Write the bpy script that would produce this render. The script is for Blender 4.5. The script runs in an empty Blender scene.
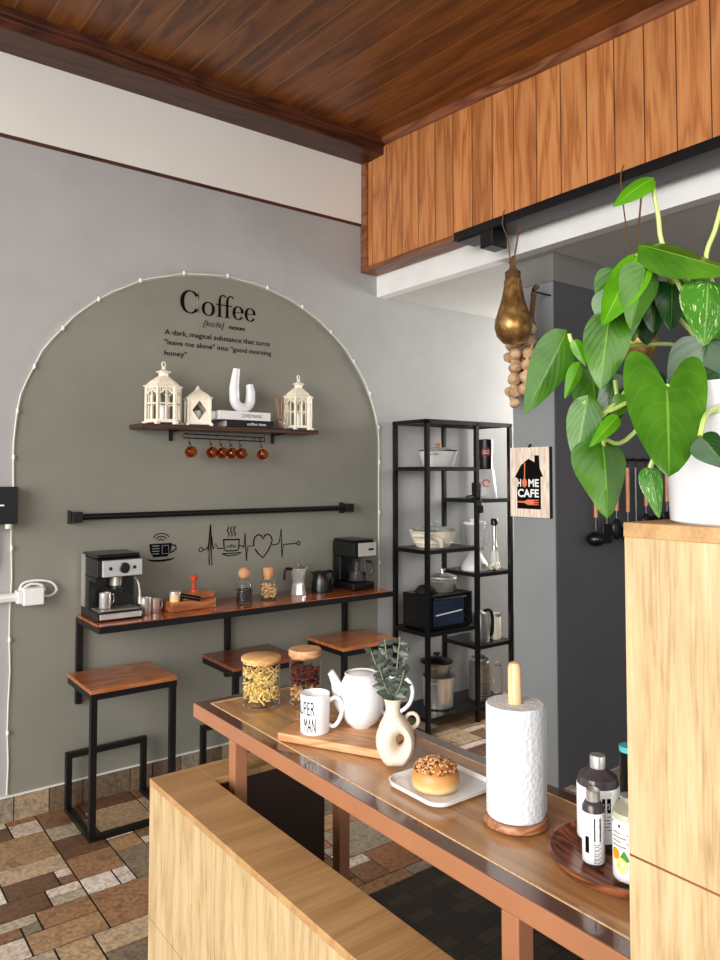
import bpy, bmesh, math, random
from mathutils import Vector, Matrix
random.seed(7)
PI = math.pi
SC = bpy.context.scene
COL = SC.collection

# ------------------------------------------------------------------ camera, light, exposure
YAW, PITCH = math.radians(53.005), math.radians(2.3215)      # yaw measured from the view axis to the coffee wall's +X
cam_d = bpy.data.cameras.new('camera'); cam = bpy.data.objects.new('camera', cam_d); COL.objects.link(cam)
fwd = Vector((math.cos(YAW)*math.cos(PITCH), math.sin(YAW)*math.cos(PITCH), math.sin(PITCH)))
cam.location = (0, 0, 1.65)
cam.rotation_euler = fwd.to_track_quat('-Z', 'Y').to_euler()
cam_d.sensor_fit = 'VERTICAL'; cam_d.sensor_height = 36.0; cam_d.lens = 740/960*36.0
cam_d.shift_y = -37/960
cam_d.clip_start = 0.02
SC.camera = cam

world = bpy.data.worlds.new('world'); SC.world = world; world.use_nodes = True
bg = world.node_tree.nodes['Background']; bg.inputs[0].default_value = (0.97, 0.98, 1.0, 1); bg.inputs[1].default_value = 0.43

def area(name, loc, target, sx, sy, power, color):
    l = bpy.data.lights.new(name, 'AREA'); l.shape = 'RECTANGLE'; l.size = sx; l.size_y = sy; l.energy = power; l.color = color
    o = bpy.data.objects.new(name, l); COL.objects.link(o); o.location = loc
    o.rotation_euler = (Vector(target)-Vector(loc)).to_track_quat('-Z', 'Y').to_euler(); return o
sun = bpy.data.lights.new('low_hazy_sun', 'SUN'); sun.energy = 1.4; sun.angle = math.radians(42); sun.color = (1.0, .98, .94)
so = bpy.data.objects.new('low_hazy_sun', sun); COL.objects.link(so); so.rotation_euler = Vector((1, .42, -.22)).to_track_quat('-Z', 'Y').to_euler()
area('daylight_opening_left', (-3.2, 0.6, 2.3), (1.2, 1.6, 1.0), 3.0, 2.4, 105, (1.0, 0.97, 0.93))
area('daylight_opening_behind', (-0.8, -3.0, 2.4), (2.0, 2.6, 2.0), 3.2, 2.2, 65, (1.0, 0.97, 0.93))
area('kitchen_fill', (6.3, 3.25, 2.2), (3.6, 3.75, 2.9), .9, 1.0, 95, (1.0, 0.97, 0.92))  # unseen area light added to brighten the coffee wall under the kitchen ceiling

SC.view_settings.view_transform = 'Standard'; SC.view_settings.look = 'None'
SC.view_settings.gamma = 1.0; SC.view_settings.use_curve_mapping = False
SC.view_settings.exposure = 0.68

# ------------------------------------------------------------------ materials
def srgb(r, g, b):
    f = lambda c: (c/255/12.92) if c/255 <= .04045 else ((c/255+.055)/1.055)**2.4
    return (f(r), f(g), f(b), 1)

class NT:
    def __init__(s, name):
        s.m = bpy.data.materials.new(name); s.m.use_nodes = True; s.t = s.m.node_tree
        s.b = s.t.nodes['Principled BSDF']
    def n(s, typ, **kw):
        nd = s.t.nodes.new(typ)
        for k, v in kw.items():
            if hasattr(nd, k) and k not in ('inputs',): setattr(nd, k, v)
        return nd
    def l(s, a, b): s.t.links.new(a, b)
    def set(s, **kw):
        for k, v in kw.items(): s.b.inputs[k.replace('_', ' ')].default_value = v
        return s
    def math(s, op, a, b=None):
        nd = s.t.nodes.new('ShaderNodeMath'); nd.operation = op
        for i, v in enumerate((a, b)):
            if v is None: continue
            if isinstance(v, (int, float)): nd.inputs[i].default_value = v
            else: s.l(v, nd.inputs[i])
        return nd.outputs[0]
    def ramp(s, fac, stops):
        r = s.t.nodes.new('ShaderNodeValToRGB'); el = r.color_ramp.elements
        while len(el) < len(stops): el.new(0.5)
        for e, (p, c) in zip(el, stops): e.position = p; e.color = c
        s.l(fac, r.inputs[0]); return r.outputs[0]
    def mix(s, fac, a, b, mode='MIX'):
        m = s.t.nodes.new('ShaderNodeMix'); m.data_type = 'RGBA'; m.blend_type = mode
        for i, v in ((0, fac), (6, a), (7, b)):
            if isinstance(v, (int, float)): m.inputs[i].default_value = v
            elif isinstance(v, tuple): m.inputs[i].default_value = v
            else: s.l(v, m.inputs[i])
        return m.outputs[2]
    def coord(s, which='Object'): return s.t.nodes.new('ShaderNodeTexCoord').outputs[which]
    def mapping(s, vec, scale=(1, 1, 1), loc=(0, 0, 0)):
        m = s.t.nodes.new('ShaderNodeMapping'); m.inputs['Scale'].default_value = scale; m.inputs['Location'].default_value = loc
        s.l(vec, m.inputs[0]); return m.outputs[0]
    def noise(s, vec, scale, detail=3, rough=.55, dist=0):
        n = s.t.nodes.new('ShaderNodeTexNoise'); n.inputs['Scale'].default_value = scale; n.inputs['Detail'].default_value = detail
        n.inputs['Roughness'].default_value = rough; n.inputs['Distortion'].default_value = dist
        if vec is not None: s.l(vec, n.inputs['Vector'])
        return n.outputs['Fac']
    def bump(s, h, strength=.2, dist=.01):
        b = s.t.nodes.new('ShaderNodeBump'); b.inputs['Strength'].default_value = strength; b.inputs['Distance'].default_value = dist
        s.l(h, b.inputs['Height']); s.l(b.outputs[0], s.b.inputs['Normal'])

def plain(name, col, rough=.5, metal=0., vary=.06, scale=30, coat=0., bump=0.):
    """a paint / plastic / metal with a faint procedural mottling"""
    k = NT(name); c = srgb(*col) if max(col) > 1 else (*col, 1)
    f = k.noise(k.coord(), scale, 3)
    lo = tuple(max(0, v*(1-vary)) for v in c[:3])+(1,); hi = tuple(min(1, v*(1+vary)) for v in c[:3])+(1,)
    k.l(k.ramp(f, [(.3, lo), (.7, hi)]), k.b.inputs['Base Color'])
    k.set(Roughness=rough, Metallic=metal, Coat_Weight=coat)
    if bump: k.bump(f, bump, .002)
    return k.m

def glass(name, tint=(1, 1, 1), rough=.02, ior=1.16):
    k = NT(name); k.set(Base_Color=(*tint, 1), Roughness=rough, Transmission_Weight=1.0, IOR=ior)
    return k.m

def wood(name, dark, mid, light, along='Y', across='X', plank=None, freq=1.0, rough=.45, ring=5.0, gap=None, coat=0., contrast=1.0, vary=.25, gapw=.03, fine_amt=.55, fine_along=3):
    """procedural timber: contour-like figure stretched along the grain, optional boards of their own tone"""
    k = NT(name); co = k.coord()
    sep = k.n('ShaderNodeSeparateXYZ'); k.l(co, sep.inputs[0])
    ax = {'X': 0, 'Y': 1, 'Z': 2}
    vec = co
    rnd = None
    if plank:
        q = k.math('DIVIDE', sep.outputs[ax[across]], plank)
        fl = k.math('FLOOR', q)
        wn = k.n('ShaderNodeTexWhiteNoise'); wn.noise_dimensions = '1D'; k.l(fl, wn.inputs['W']); rnd = wn.outputs['Value']
        off = k.math('MULTIPLY', rnd, 37.0)
        cb = k.n('ShaderNodeCombineXYZ')
        for i in range(3): k.l(off, cb.inputs[i])
        va = k.n('ShaderNodeVectorMath', operation='ADD'); k.l(co, va.inputs[0]); k.l(cb.outputs[0], va.inputs[1]); vec = va.outputs[0]
    sc = [7*freq]*3; sc[ax[along]] = .9*freq
    mp = k.mapping(vec, tuple(sc))
    n1 = k.noise(mp, 1.0, 2, .5, .3)
    rr = k.math('MULTIPLY', n1, ring*2)
    fr = k.math('FRACT', rr)
    tri = k.math('ABSOLUTE', k.math('SUBTRACT', fr, .5))          # 0..0.5
    sc2 = [90*freq]*3; sc2[ax[along]] = fine_along*freq
    fine = k.noise(k.mapping(vec, tuple(sc2)), 1.0, 3, .6)
    s = k.math('ADD', k.math('MULTIPLY', tri, 1.1*contrast), k.math('MULTIPLY', fine, fine_amt))
    c = k.ramp(s, [(.2, srgb(*dark)), (.45, srgb(*mid)), (.78, srgb(*light))])
    if plank:
        v = k.math('ADD', k.math('MULTIPLY', rnd, 2*vary), 1-vary)
        cc = k.n('ShaderNodeCombineXYZ')
        for i in range(3): k.l(v, cc.inputs[i])
        c = k.mix(1.0, c, cc.outputs[0], 'MULTIPLY')
        if gap:
            fq = k.math('FRACT', q); d = k.math('ABSOLUTE', k.math('SUBTRACT', fq, .5))
            g = k.math('GREATER_THAN', d, .5-gapw)
            c = k.mix(g, c, srgb(*gap))
    k.l(c, k.b.inputs['Base Color']); k.set(Roughness=rough, Coat_Weight=coat, Coat_Roughness=.08)
    k.bump(fine, .12, .001)
    return k.m

M = {}
M['white_paint'] = plain('white_paint', (226, 224, 218), .7, vary=.02, scale=3)
M['beam_white'] = plain('beam_white', (238, 238, 236), .55, vary=.04, scale=5)
M['grey_ceiling'] = plain('grey_ceiling', (205, 203, 197), .8, vary=.05, scale=2)
M['beam_grey'] = plain('beam_grey', (118, 116, 112), .8, vary=.05, scale=3)
M['column_grey'] = plain('column_grey', (132, 136, 138), .75, vary=.05, scale=3)
M['wall_grey_shaded'] = plain('wall_grey_shaded', (78, 78, 82), .75, vary=.05, scale=3)  # same wall grey, darkened in colour for the side turned from the daylight
M['black_metal'] = plain('black_metal', (12, 12, 13), .38, .2, .1)
M['black_plastic'] = plain('black_plastic', (9, 9, 10), .3)
M['black_matte'] = plain('black_matte', (12, 12, 12), .7)
M['steel'] = plain('steel', (225, 223, 218), .28, .8, .08, 12)
M['steel_bright'] = plain('steel_bright', (196, 194, 188), .3, .35, .05, 12)
M['steel_dark'] = plain('steel_dark', (170, 164, 152), .34, .8, .1, 12)
M['white_gloss'] = plain('white_gloss', (235, 236, 238), .12, vary=.01, coat=.5)
M['white_plastic'] = plain('white_plastic', (228, 228, 226), .35, vary=.03)
M['cream_metal'] = plain('cream_metal', (236, 228, 208), .5, vary=.08, scale=40)
def paper_mat():
    k = NT('embossed_paper'); co = k.coord(); v = k.n('ShaderNodeTexVoronoi'); v.inputs['Scale'].default_value = 130; k.l(co, v.inputs['Vector'])
    k.set(Base_Color=srgb(214, 218, 222), Roughness=.95); k.bump(v.outputs['Distance'], .5, .003); return k.m
M['paper'] = paper_mat()
M['ceramic_beige'] = plain('ceramic_beige', (222, 208, 190), .6, vary=.04, scale=20, bump=.05)
M['terracotta'] = plain('terracotta', (160, 108, 76), .32, vary=.06, scale=8, coat=.3)
M['cork'] = plain('cork', (196, 140, 96), .8, vary=.25, scale=120)
M['copper_red'] = plain('copper_red', (186, 70, 40), .35, vary=.1)
M['ink'] = plain('ink', (8, 8, 8), .95)
M['ink_soft'] = plain('ink_soft', (22, 23, 26), .95)
for _m in ('ink', 'ink_soft'): M[_m].node_tree.nodes['Principled BSDF'].inputs['Specular IOR Level'].default_value = .15
def shade_sheet_mat():  # tile pattern in dark tones: floor shade put into the colour
    k = NT('shade_dark'); b_ = k.n('ShaderNodeTexBrick'); b_.inputs['Scale'].default_value = 4.2; b_.inputs['Color1'].default_value = srgb(30, 24, 18)
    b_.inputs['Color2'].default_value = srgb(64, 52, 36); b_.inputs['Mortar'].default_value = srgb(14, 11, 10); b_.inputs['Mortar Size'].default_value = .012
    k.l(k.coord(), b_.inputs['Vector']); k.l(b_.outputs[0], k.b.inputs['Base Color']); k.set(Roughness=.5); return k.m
M['shade_dark'] = shade_sheet_mat()
M['glass'] = glass('clear_glass')
M['glass_blue'] = glass('greenish_glass', (.93, 1, .98))
M['amber_glass'] = glass('amber_glass', (.8, .26, .05), .04, 1.35)
M['coffee_grounds'] = plain('coffee_grounds', (36, 28, 26), .8, vary=.4, scale=200)
M['rope'] = plain('rope', (104, 72, 48), .9, vary=.4, scale=150)
M['wire_white'] = plain('wire_white', (214, 214, 196), .5, vary=.05)
M['label_white'] = plain('label_white', (238, 238, 236), .5, vary=.01)
M['teal'] = plain('teal', (80, 178, 184), .45)
M['red_badge'] = plain('red_badge', (176, 40, 50), .4)
M['orange'] = plain('orange', (240, 150, 20), .5, vary=.15, scale=90)
M['yellow'] = plain('yellow', (248, 206, 50), .5, vary=.1, scale=90)
M['leaf_print'] = plain('leaf_print', (60, 140, 50), .5)
M['salmon'] = plain('salmon', (226, 120, 84), .6)
M['clear_bulb'] = plain('clear_bulb', (236, 236, 226), .15)
M['soil'] = plain('soil', (50, 36, 26), .9, vary=.4, scale=100)
M['ceil_wood'] = wood('ceiling_boards', (84, 45, 15), (126, 72, 26), (156, 96, 40), 'Y', 'X', .145, .8, .4, 2.2, gap=(160, 112, 56), contrast=.6, vary=.12, gapw=.022)
M['fascia_wood'] = wood('fascia_boards', (160, 92, 46), (200, 130, 74), (216, 154, 98), 'Z', 'Y', .15, 1.3, .5, 2.2, gap=(84, 42, 22), contrast=.6, vary=.09, gapw=.018)
M['crown_wood'] = wood('crown_wood', (44, 20, 10), (66, 32, 18), (86, 44, 26), 'X', 'Y', None, .8, .45)
M['trim_wood'] = wood('trim_wood', (96, 52, 30), (126, 74, 46), (150, 94, 62), 'Y', 'X', None, .8, .45)
M['counter_wood'] = wood('counter_wood', (96, 40, 16), (142, 68, 30), (172, 92, 46), 'X', 'Y', None, 1.0, .22, coat=.6)
M['seat_wood'] = wood('seat_wood', (112, 58, 28), (154, 86, 44), (182, 112, 62), 'X', 'Y', None, 1.2, .3, coat=.4)
M['seat_wood_dark'] = wood('seat_wood_dark', (74, 34, 22), (104, 52, 34), (130, 70, 48), 'X', 'Y', None, 1.2, .3, coat=.4)
M['shelf_wood'] = wood('shelf_wood', (38, 22, 16), (60, 36, 26), (84, 52, 38), 'X', 'Y', None, 1.2, .4)
M['table_wood'] = wood('table_wood', (154, 110, 68), (182, 136, 88), (198, 154, 106), 'Y', 'X', None, 1.6, .24, ring=2, contrast=.55, coat=.4)
M['border_reflection'] = plain('border_reflection', (98, 64, 48), .14, vary=.15, scale=6, coat=.5)
M['oak'] = wood('pale_oak_laminate', (146, 118, 80), (182, 156, 115), (202, 181, 142), 'Z', 'Y', None, 3.0, .5, ring=1.6, contrast=.45, fine_amt=.75, fine_along=5)
M['oak_top'] = wood('oak_laminate_top', (158, 120, 76), (182, 144, 96), (198, 164, 116), 'X', 'Y', None, 2.2, .45, ring=1.5, contrast=.4)
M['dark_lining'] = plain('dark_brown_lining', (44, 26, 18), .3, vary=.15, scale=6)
M['board_wood'] = wood('board_wood', (160, 108, 66), (190, 136, 90), (210, 160, 114), 'X', 'Y', None, 3.0, .5)
M['bamboo'] = wood('bamboo', (190, 136, 76), (214, 162, 98), (230, 184, 124), 'X', 'Y', None, 4.0, .4)
M['beech'] = wood('beech', (200, 156, 108), (222, 182, 134), (234, 200, 156), 'Z', 'X', None, 3.0, .45)
M['acacia'] = wood('acacia', (62, 28, 18), (104, 52, 32), (150, 88, 56), 'Y', 'X', None, 2.4, .3, coat=.3)
M['base_wood'] = wood('base_wood', (122, 72, 44), (152, 98, 64), (176, 122, 86), 'X', 'Y', None, 3.0, .4)
M['sign_wood'] = wood('sign_wood', (206, 182, 164), (226, 208, 190), (236, 224, 210), 'Z', 'Y', None, 2.4, .6)

def wall_mat():
    """grey paint with the taupe arch painted on it; (x, z) in metres on the wall"""
    k = NT('coffee_wall_paint'); co = k.coord(); sep = k.n('ShaderNodeSeparateXYZ'); k.l(co, sep.inputs[0])
    x = k.math('SUBTRACT', sep.outputs[0], 1.935); z = sep.outputs[2]
    dz = k.math('MAXIMUM', k.math('SUBTRACT', z, 1.80), 0.0)
    e = k.math('ADD', k.math('POWER', k.math('DIVIDE', k.math('ABSOLUTE', x), 1.115), 2.0), k.math('POWER', k.math('DIVIDE', dz, .975), 2.0))
    inside = k.math('LESS_THAN', e, 1.0)
    f = k.noise(co, 2.2, 4, .6)
    grey = k.ramp(f, [(.3, srgb(160, 160, 160)), (.7, srgb(172, 172, 170))])
    taupe = k.ramp(f, [(.3, srgb(124, 123, 112)), (.7, srgb(133, 131, 120))])
    k.l(k.mix(inside, grey, taupe), k.b.inputs['Base Color']); k.set(Roughness=.62)
    k.bump(k.noise(co, 26, 4), .12, .004)
    return k.m
M['wall'] = wall_mat()

def stone_mat():
    k = NT('slate_floor_tile'); at = k.n('ShaderNodeAttribute'); at.attribute_name = 'tone'
    co = k.coord(); f = k.noise(co, 14, 6, .65, .6); f2 = k.noise(co, 60, 4, .7)
    v = k.ramp(f, [(.28, (.5, .44, .38, 1)), (.48, (1, 1, 1, 1)), (.62, (1.0, .95, .88, 1)), (.75, (1.0, .78, .58, 1))])
    c = k.mix(.85, at.outputs['Color'], v, 'MULTIPLY')
    c = k.mix(.7, c, k.ramp(f2, [(.38, (.38, .35, .32, 1)), (.58, (1, 1, 1, 1))]), 'MULTIPLY')
    k.l(c, k.b.inputs['Base Color']); k.set(Roughness=.42)
    k.bump(f2, .5, .004); return k.m
M['stone'] = stone_mat()
M['grout'] = plain('grout', (58, 48, 40), .9)

def leaf_mat(name, a, b, vein, varieg=0.0, transl=.35):
    k = NT(name); uv = k.coord('UV'); sep = k.n('ShaderNodeSeparateXYZ'); k.l(uv, sep.inputs[0])
    u, v = sep.outputs[0], sep.outputs[1]
    av = k.math('ABSOLUTE', k.math('SUBTRACT', v, .5))
    f = k.noise(k.mapping(k.coord(), (1, 1, 1)), 22, 3)
    c = k.ramp(f, [(.3, srgb(*a)), (.7, srgb(*b))])
    side = k.math('SINE', k.math('MULTIPLY', k.math('ADD', u, k.math('MULTIPLY', av, -.9)), 44))
    sv = k.math('MULTIPLY', k.math('GREATER_THAN', side, .96), .10)
    c = k.mix(sv, c, srgb(*vein))
    mr = k.math('MULTIPLY', k.math('LESS_THAN', av, .016), .6); c = k.mix(mr, c, srgb(*vein))
    if varieg:
        g = k.noise(k.mapping(uv, (2.5, 9, 1)), 2.2, 4, .6)
        c = k.mix(k.math('MULTIPLY', k.math('GREATER_THAN', g, .6), varieg), c, srgb(214, 226, 170))
    k.l(c, k.b.inputs['Base Color']); k.set(Roughness=.3, Coat_Weight=.12, Coat_Roughness=.1, Specular_IOR_Level=.35)
    k.bump(side, .05, .002)
    tr = k.n('ShaderNodeBsdfTranslucent'); k.l(c, tr.inputs[0]); mx = k.n('ShaderNodeMixShader'); mx.inputs[0].default_value = transl
    out = k.t.nodes['Material Output']; k.l(k.b.outputs[0], mx.inputs[1]); k.l(tr.outputs[0], mx.inputs[2]); k.l(mx.outputs[0], out.inputs[0])
    return k.m
M['leaf_bright'] = leaf_mat('leaf_bright', (62, 128, 12), (98, 164, 24), (160, 200, 80), 0, .3)
M['leaf_mid'] = leaf_mat('leaf_mid', (44, 90, 14), (74, 124, 26), (120, 166, 60), 0, .2)
M['leaf_dark'] = leaf_mat('leaf_dark', (16, 52, 12), (30, 74, 20), (80, 120, 50), 0, .15)
M['leaf_varieg'] = leaf_mat('leaf_varieg', (40, 100, 18), (68, 132, 32), (140, 180, 90), .7, .25)
M['eucalyptus'] = leaf_mat('eucalyptus_leaf', (50, 60, 52), (84, 96, 84), (150, 160, 150), 0, .2)
M['stem_green'] = plain('stem_green', (168, 190, 104), .4, vary=.1)
M['stem_grey'] = plain('stem_grey', (120, 120, 100), .6)

def gourd_mat():
    k = NT('gilded_gourd'); co = k.coord(); f = k.noise(co, 12, 5, .65)
    k.l(k.ramp(f, [(.3, srgb(84, 62, 30)), (.5, srgb(156, 116, 62)), (.68, srgb(208, 178, 124))]), k.b.inputs['Base Color'])
    k.set(Roughness=.3, Metallic=.65); k.bump(f, .1, .004); return k.m
M['gourd'] = gourd_mat()
def garlic_mat():
    k = NT('dried_garlic'); co = k.coord(); f = k.noise(co, 24, 4, .6)
    k.l(k.ramp(f, [(.3, srgb(150, 112, 78)), (.6, srgb(206, 172, 132)), (.8, srgb(226, 200, 168))]), k.b.inputs['Base Color'])
    k.set(Roughness=.6); return k.m
M['garlic'] = garlic_mat()
def bun_mat():
    k = NT('baked_bun'); co = k.coord(); sep = k.n('ShaderNodeSeparateXYZ'); k.l(co, sep.inputs[0])
    f = k.noise(co, 40, 4, .6); h = k.math('ADD', k.math('MULTIPLY', sep.outputs[2], 22), k.math('MULTIPLY', f, .25))
    k.l(k.ramp(h, [(.12, srgb(206, 154, 90)), (.35, srgb(230, 204, 150)), (.6, srgb(214, 164, 96)), (1.0, srgb(186, 122, 62))]), k.b.inputs['Base Color'])
    k.set(Roughness=.4); return k.m
M['bun'] = bun_mat()
M['almond'] = plain('almond', (222, 180, 122), .6, vary=.35, scale=300)
M['almond_brown'] = plain('almond_brown', (112, 62, 34), .6, vary=.3, scale=300)
M['pasta'] = plain('pasta', (242, 208, 128), .6, vary=.18, scale=120)
M['beans'] = plain('beans', (96, 40, 30), .35, vary=.5, scale=90)
M['nuts'] = plain('nuts', (206, 164, 104), .55, vary=.25, scale=120)
M['handle_wood'] = plain('handle_wood', (190, 126, 86), .5, vary=.12, scale=40)

# ------------------------------------------------------------------ mesh builder
class MB:
    def __init__(s): s.v = []; s.f = []; s.mi = []; s.sm = []; s.uv = {}
    def add(s, vs, fs, mi=0, smooth=False, T=None):
        o = len(s.v)
        s.v += [tuple(T @ Vector(p)) if T else tuple(p) for p in vs]
        for f in fs: s.f.append([i+o for i in f]); s.mi.append(mi); s.sm.append(smooth)
        return s
    def box(s, x0, x1, y0, y1, z0, z1, mi=0, T=None):
        v = [(x, y, z) for z in (z0, z1) for y in (y0, y1) for x in (x0, x1)]
        return s.add(v, [(0, 2, 3, 1), (4, 5, 7, 6), (0, 1, 5, 4), (2, 6, 7, 3), (0, 4, 6, 2), (1, 3, 7, 5)], mi, False, T)
    def lathe(s, prof, c=(0, 0, 0), n=32, mi=0, smooth=True, sx=1, sy=1, T=None, a0=0):
        vs = []; fs = []
        for r, z in prof:
            for i in range(n):
                a = a0+2*PI*i/n; vs.append((c[0]+r*math.cos(a)*sx, c[1]+r*math.sin(a)*sy, c[2]+z))
        for j in range(len(prof)-1):
            for i in range(n):
                k = (i+1) % n; fs.append((j*n+i, j*n+k, (j+1)*n+k, (j+1)*n+i))
        if prof[0][0] > 1e-6: fs.append(tuple(reversed(range(n))))
        if prof[-1][0] > 1e-6: fs.append(tuple(range((len(prof)-1)*n, len(prof)*n)))
        return s.add(vs, fs, mi, smooth, T)
    def cyl(s, c, r, h, n=24, mi=0, smooth=True, r2=None, T=None):
        return s.lathe([(r, 0), (r2 if r2 is not None else r, h)], c, n, mi, smooth, T=T)
    def tube(s, pts, r, n=8, mi=0, closed=False, smooth=True, rs=None):
        pts = [Vector(p) for p in pts]
        if 4 <= len(pts) <= 12 and not closed:                      # round the bends of short guide paths
            P = pts; out = []; ro = []; K = 5
            for i in range(len(P)-1):
                a, b_, c, d = P[max(i-1, 0)], P[i], P[i+1], P[min(i+2, len(P)-1)]
                for j in range(K):
                    q = j/K; out.append(.5*((2*b_)+(c-a)*q+(2*a-5*b_+4*c-d)*q*q+(3*b_-a-3*c+d)*q**3))
                    if rs: ro.append(rs[i]*(1-q)+rs[i+1]*q)
            out.append(P[-1])
            if rs: ro.append(rs[-1]); rs = ro
            pts = out
        N = len(pts); vs = []; fs = []
        prev = None
        for i, p in enumerate(pts):
            a = pts[(i-1) % N] if (closed or i > 0) else p; b = pts[(i+1) % N] if (closed or i < N-1) else p
            t = (b-a).normalized() if (b-a).length > 1e-9 else Vector((0, 0, 1))
            if prev is None: u = t.cross(Vector((0, 0, 1))) if abs(t.z) < .95 else t.cross(Vector((1, 0, 0)))
            else: u = prev-t*prev.dot(t)
            u.normalize(); prev = u; w = t.cross(u)
            rr = rs[i] if rs else r
            for k in range(n):
                an = 2*PI*k/n; vs.append(tuple(p+u*rr*math.cos(an)+w*rr*math.sin(an)))
        for i in range(N if closed else N-1):
            j = (i+1) % N
            for k in range(n):
                l = (k+1) % n; fs.append((i*n+k, i*n+l, j*n+l, j*n+k))
        if not closed: fs += [tuple(reversed(range(n))), tuple(range((N-1)*n, N*n))]
        return s.add(vs, fs, mi, smooth)
    def bar(s, a, b, w, h=None, mi=0):
        """square section bar between two points"""
        h = h or w; a, b = Vector(a), Vector(b); d = (b-a).normalized()
        u = d.cross(Vector((0, 0, 1))) if abs(d.z) < .95 else Vector((1, 0, 0))
        u.normalize(); v = d.cross(u)
        if abs(d.z) > .95: v = Vector((0, 1, 0))
        vs = [tuple(p+u*w/2*i+v*h/2*j) for p in (a, b) for i, j in ((-1, -1), (1, -1), (1, 1), (-1, 1))]
        return s.add(vs, [(3, 2, 1, 0), (4, 5, 6, 7), (0, 1, 5, 4), (1, 2, 6, 5), (2, 3, 7, 6), (3, 0, 4, 7)], mi)
    def prism(s, poly, fn, d0, d1, mi=0, smooth=False):
        """poly (u,v) extruded: fn(u,v,d) -> xyz"""
        n = len(poly); vs = [fn(u, v, d0) for u, v in poly]+[fn(u, v, d1) for u, v in poly]
        fs = [tuple(reversed(range(n))), tuple(range(n, 2*n))]+[(i, (i+1) % n, n+(i+1) % n, n+i) for i in range(n)]
        return s.add(vs, fs, mi, smooth)
    def sphere(s, c, r, n=16, m=10, mi=0, sz=1, sx=1, sy=1, T=None):
        prof = [(max(r*math.sin(PI*j/m), 0), -r*math.cos(PI*j/m)*sz) for j in range(m+1)]
        prof[0] = (0, prof[0][1]); prof[-1] = (0, prof[-1][1])
        return s.lathe(prof, c, n, mi, True, sx, sy, T)
    def stroke(s, pts, fn, off=0.0, mi=0):
        """flat strip of (u, v, width) with fn(u, v, off) -> xyz"""
        vs = []
        for i, (x, y, w) in enumerate(pts):
            a = pts[max(i-1, 0)]; b = pts[min(i+1, len(pts)-1)]
            dx, dy = b[0]-a[0], b[1]-a[1]; L = math.hypot(dx, dy) or 1; nx, ny = -dy/L, dx/L
            vs += [fn(x+nx*w/2, y+ny*w/2, off), fn(x-nx*w/2, y-ny*w/2, off)]
        return s.add(vs, [(2*i, 2*i+1, 2*i+3, 2*i+2) for i in range(len(pts)-1)], mi)
    def build(s, name, mats, parent=None, bevel=0, seg=2, subsurf=0):
        me = bpy.data.meshes.new(name); me.from_pydata(s.v, [], s.f)
        mats = mats if isinstance(mats, (list, tuple)) else [mats]
        for m in mats: me.materials.append(M[m] if isinstance(m, str) else m)
        me.polygons.foreach_set('material_index', s.mi); me.polygons.foreach_set('use_smooth', s.sm)
        if s.uv:
            uvl = me.uv_layers.new(name='UVMap')
            for lp in me.loops: uvl.data[lp.index].uv = s.uv.get(lp.vertex_index, (0, 0))
        bm = bmesh.new(); bm.from_mesh(me)
        if not s.uv:
            bmesh.ops.remove_doubles(bm, verts=bm.verts, dist=1e-6)
            bmesh.ops.recalc_face_normals(bm, faces=bm.faces)
        bm.to_mesh(me); bm.free(); me.update()
        if any(s.sm): 
            try: me.set_sharp_from_angle(angle=math.radians(40))
            except Exception: pass
        o = bpy.data.objects.new(name, me); COL.objects.link(o)
        if parent: o.parent = parent
        if bevel:
            b = o.modifiers.new('bevel', 'BEVEL'); b.width = bevel; b.segments = seg; b.limit_method = 'ANGLE'; b.angle_limit = math.radians(50)
        if subsurf:
            b = o.modifiers.new('sub', 'SUBSURF'); b.levels = subsurf; b.render_levels = subsurf
        return o

def thing(name, label, cat, loc=(0, 0, 0), rotz=0, group=None):
    o = bpy.data.objects.new(name, None); COL.objects.link(o); o.empty_display_size = .05
    o.location = loc; o.rotation_euler = (0, 0, rotz); return tag(o, label, cat, group)
def tag(o, label, cat, group=None, kind=None):
    o['label'] = label; o['category'] = cat
    if group: o['group'] = group
    if kind: o['kind'] = kind
    return o
def struct(o): o['kind'] = 'structure'; return o
def dup(root, loc=None, rotz=None, label=None, group=None):
    r = root.copy(); COL.objects.link(r)
    if loc is not None: r.location = loc
    if rotz is not None: r.rotation_euler = (0, 0, rotz)
    if label: r['label'] = label
    if group: r['group'] = group
    for ch in list(root.children):
        c = ch.copy(); COL.objects.link(c); c.parent = r
        for g in list(ch.children):
            d = g.copy(); COL.objects.link(d); d.parent = c
    return r
def rotT(loc=(0, 0, 0), rz=0, rx=0, ry=0):
    return Matrix.Translation(loc) @ Matrix.Rotation(rz, 4, 'Z') @ Matrix.Rotation(ry, 4, 'Y') @ Matrix.Rotation(rx, 4, 'X')

def text2d(s, bold=0.0, shear=0.0):
    """(verts, faces) of a string set in the built-in face, normalised to unit height, x from 0"""
    cu = bpy.data.curves.new('lettering', 'FONT'); cu.body = s; cu.size = 1.0; cu.offset = bold; cu.shear = shear; cu.resolution_u = 3
    ob = bpy.data.objects.new('lettering', cu); COL.objects.link(ob)
    dg = bpy.context.evaluated_depsgraph_get(); me = bpy.data.meshes.new_from_object(ob.evaluated_get(dg))
    vs = [(v.co.x, v.co.y) for v in me.vertices]; fs = [tuple(p.vertices) for p in me.polygons]
    bpy.data.objects.remove(ob); bpy.data.curves.remove(cu); bpy.data.meshes.remove(me)
    return vs, fs
def put_text(b, s, u0, v0, width, height, fn, off=0.0, mi=0, bold=0.0, shear=0.0):
    """fit string into width x height box at (u0, v0) lower-left"""
    vs, fs = text2d(s, bold, shear)
    xs = [p[0] for p in vs]; ys = [p[1] for p in vs]; x0, x1, y0, y1 = min(xs), max(xs), min(ys), max(ys)
    b.add([fn(u0+(x-x0)/(x1-x0)*width, v0+(y-y0)/(y1-y0)*height, off) for x, y in vs], fs, mi)

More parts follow.
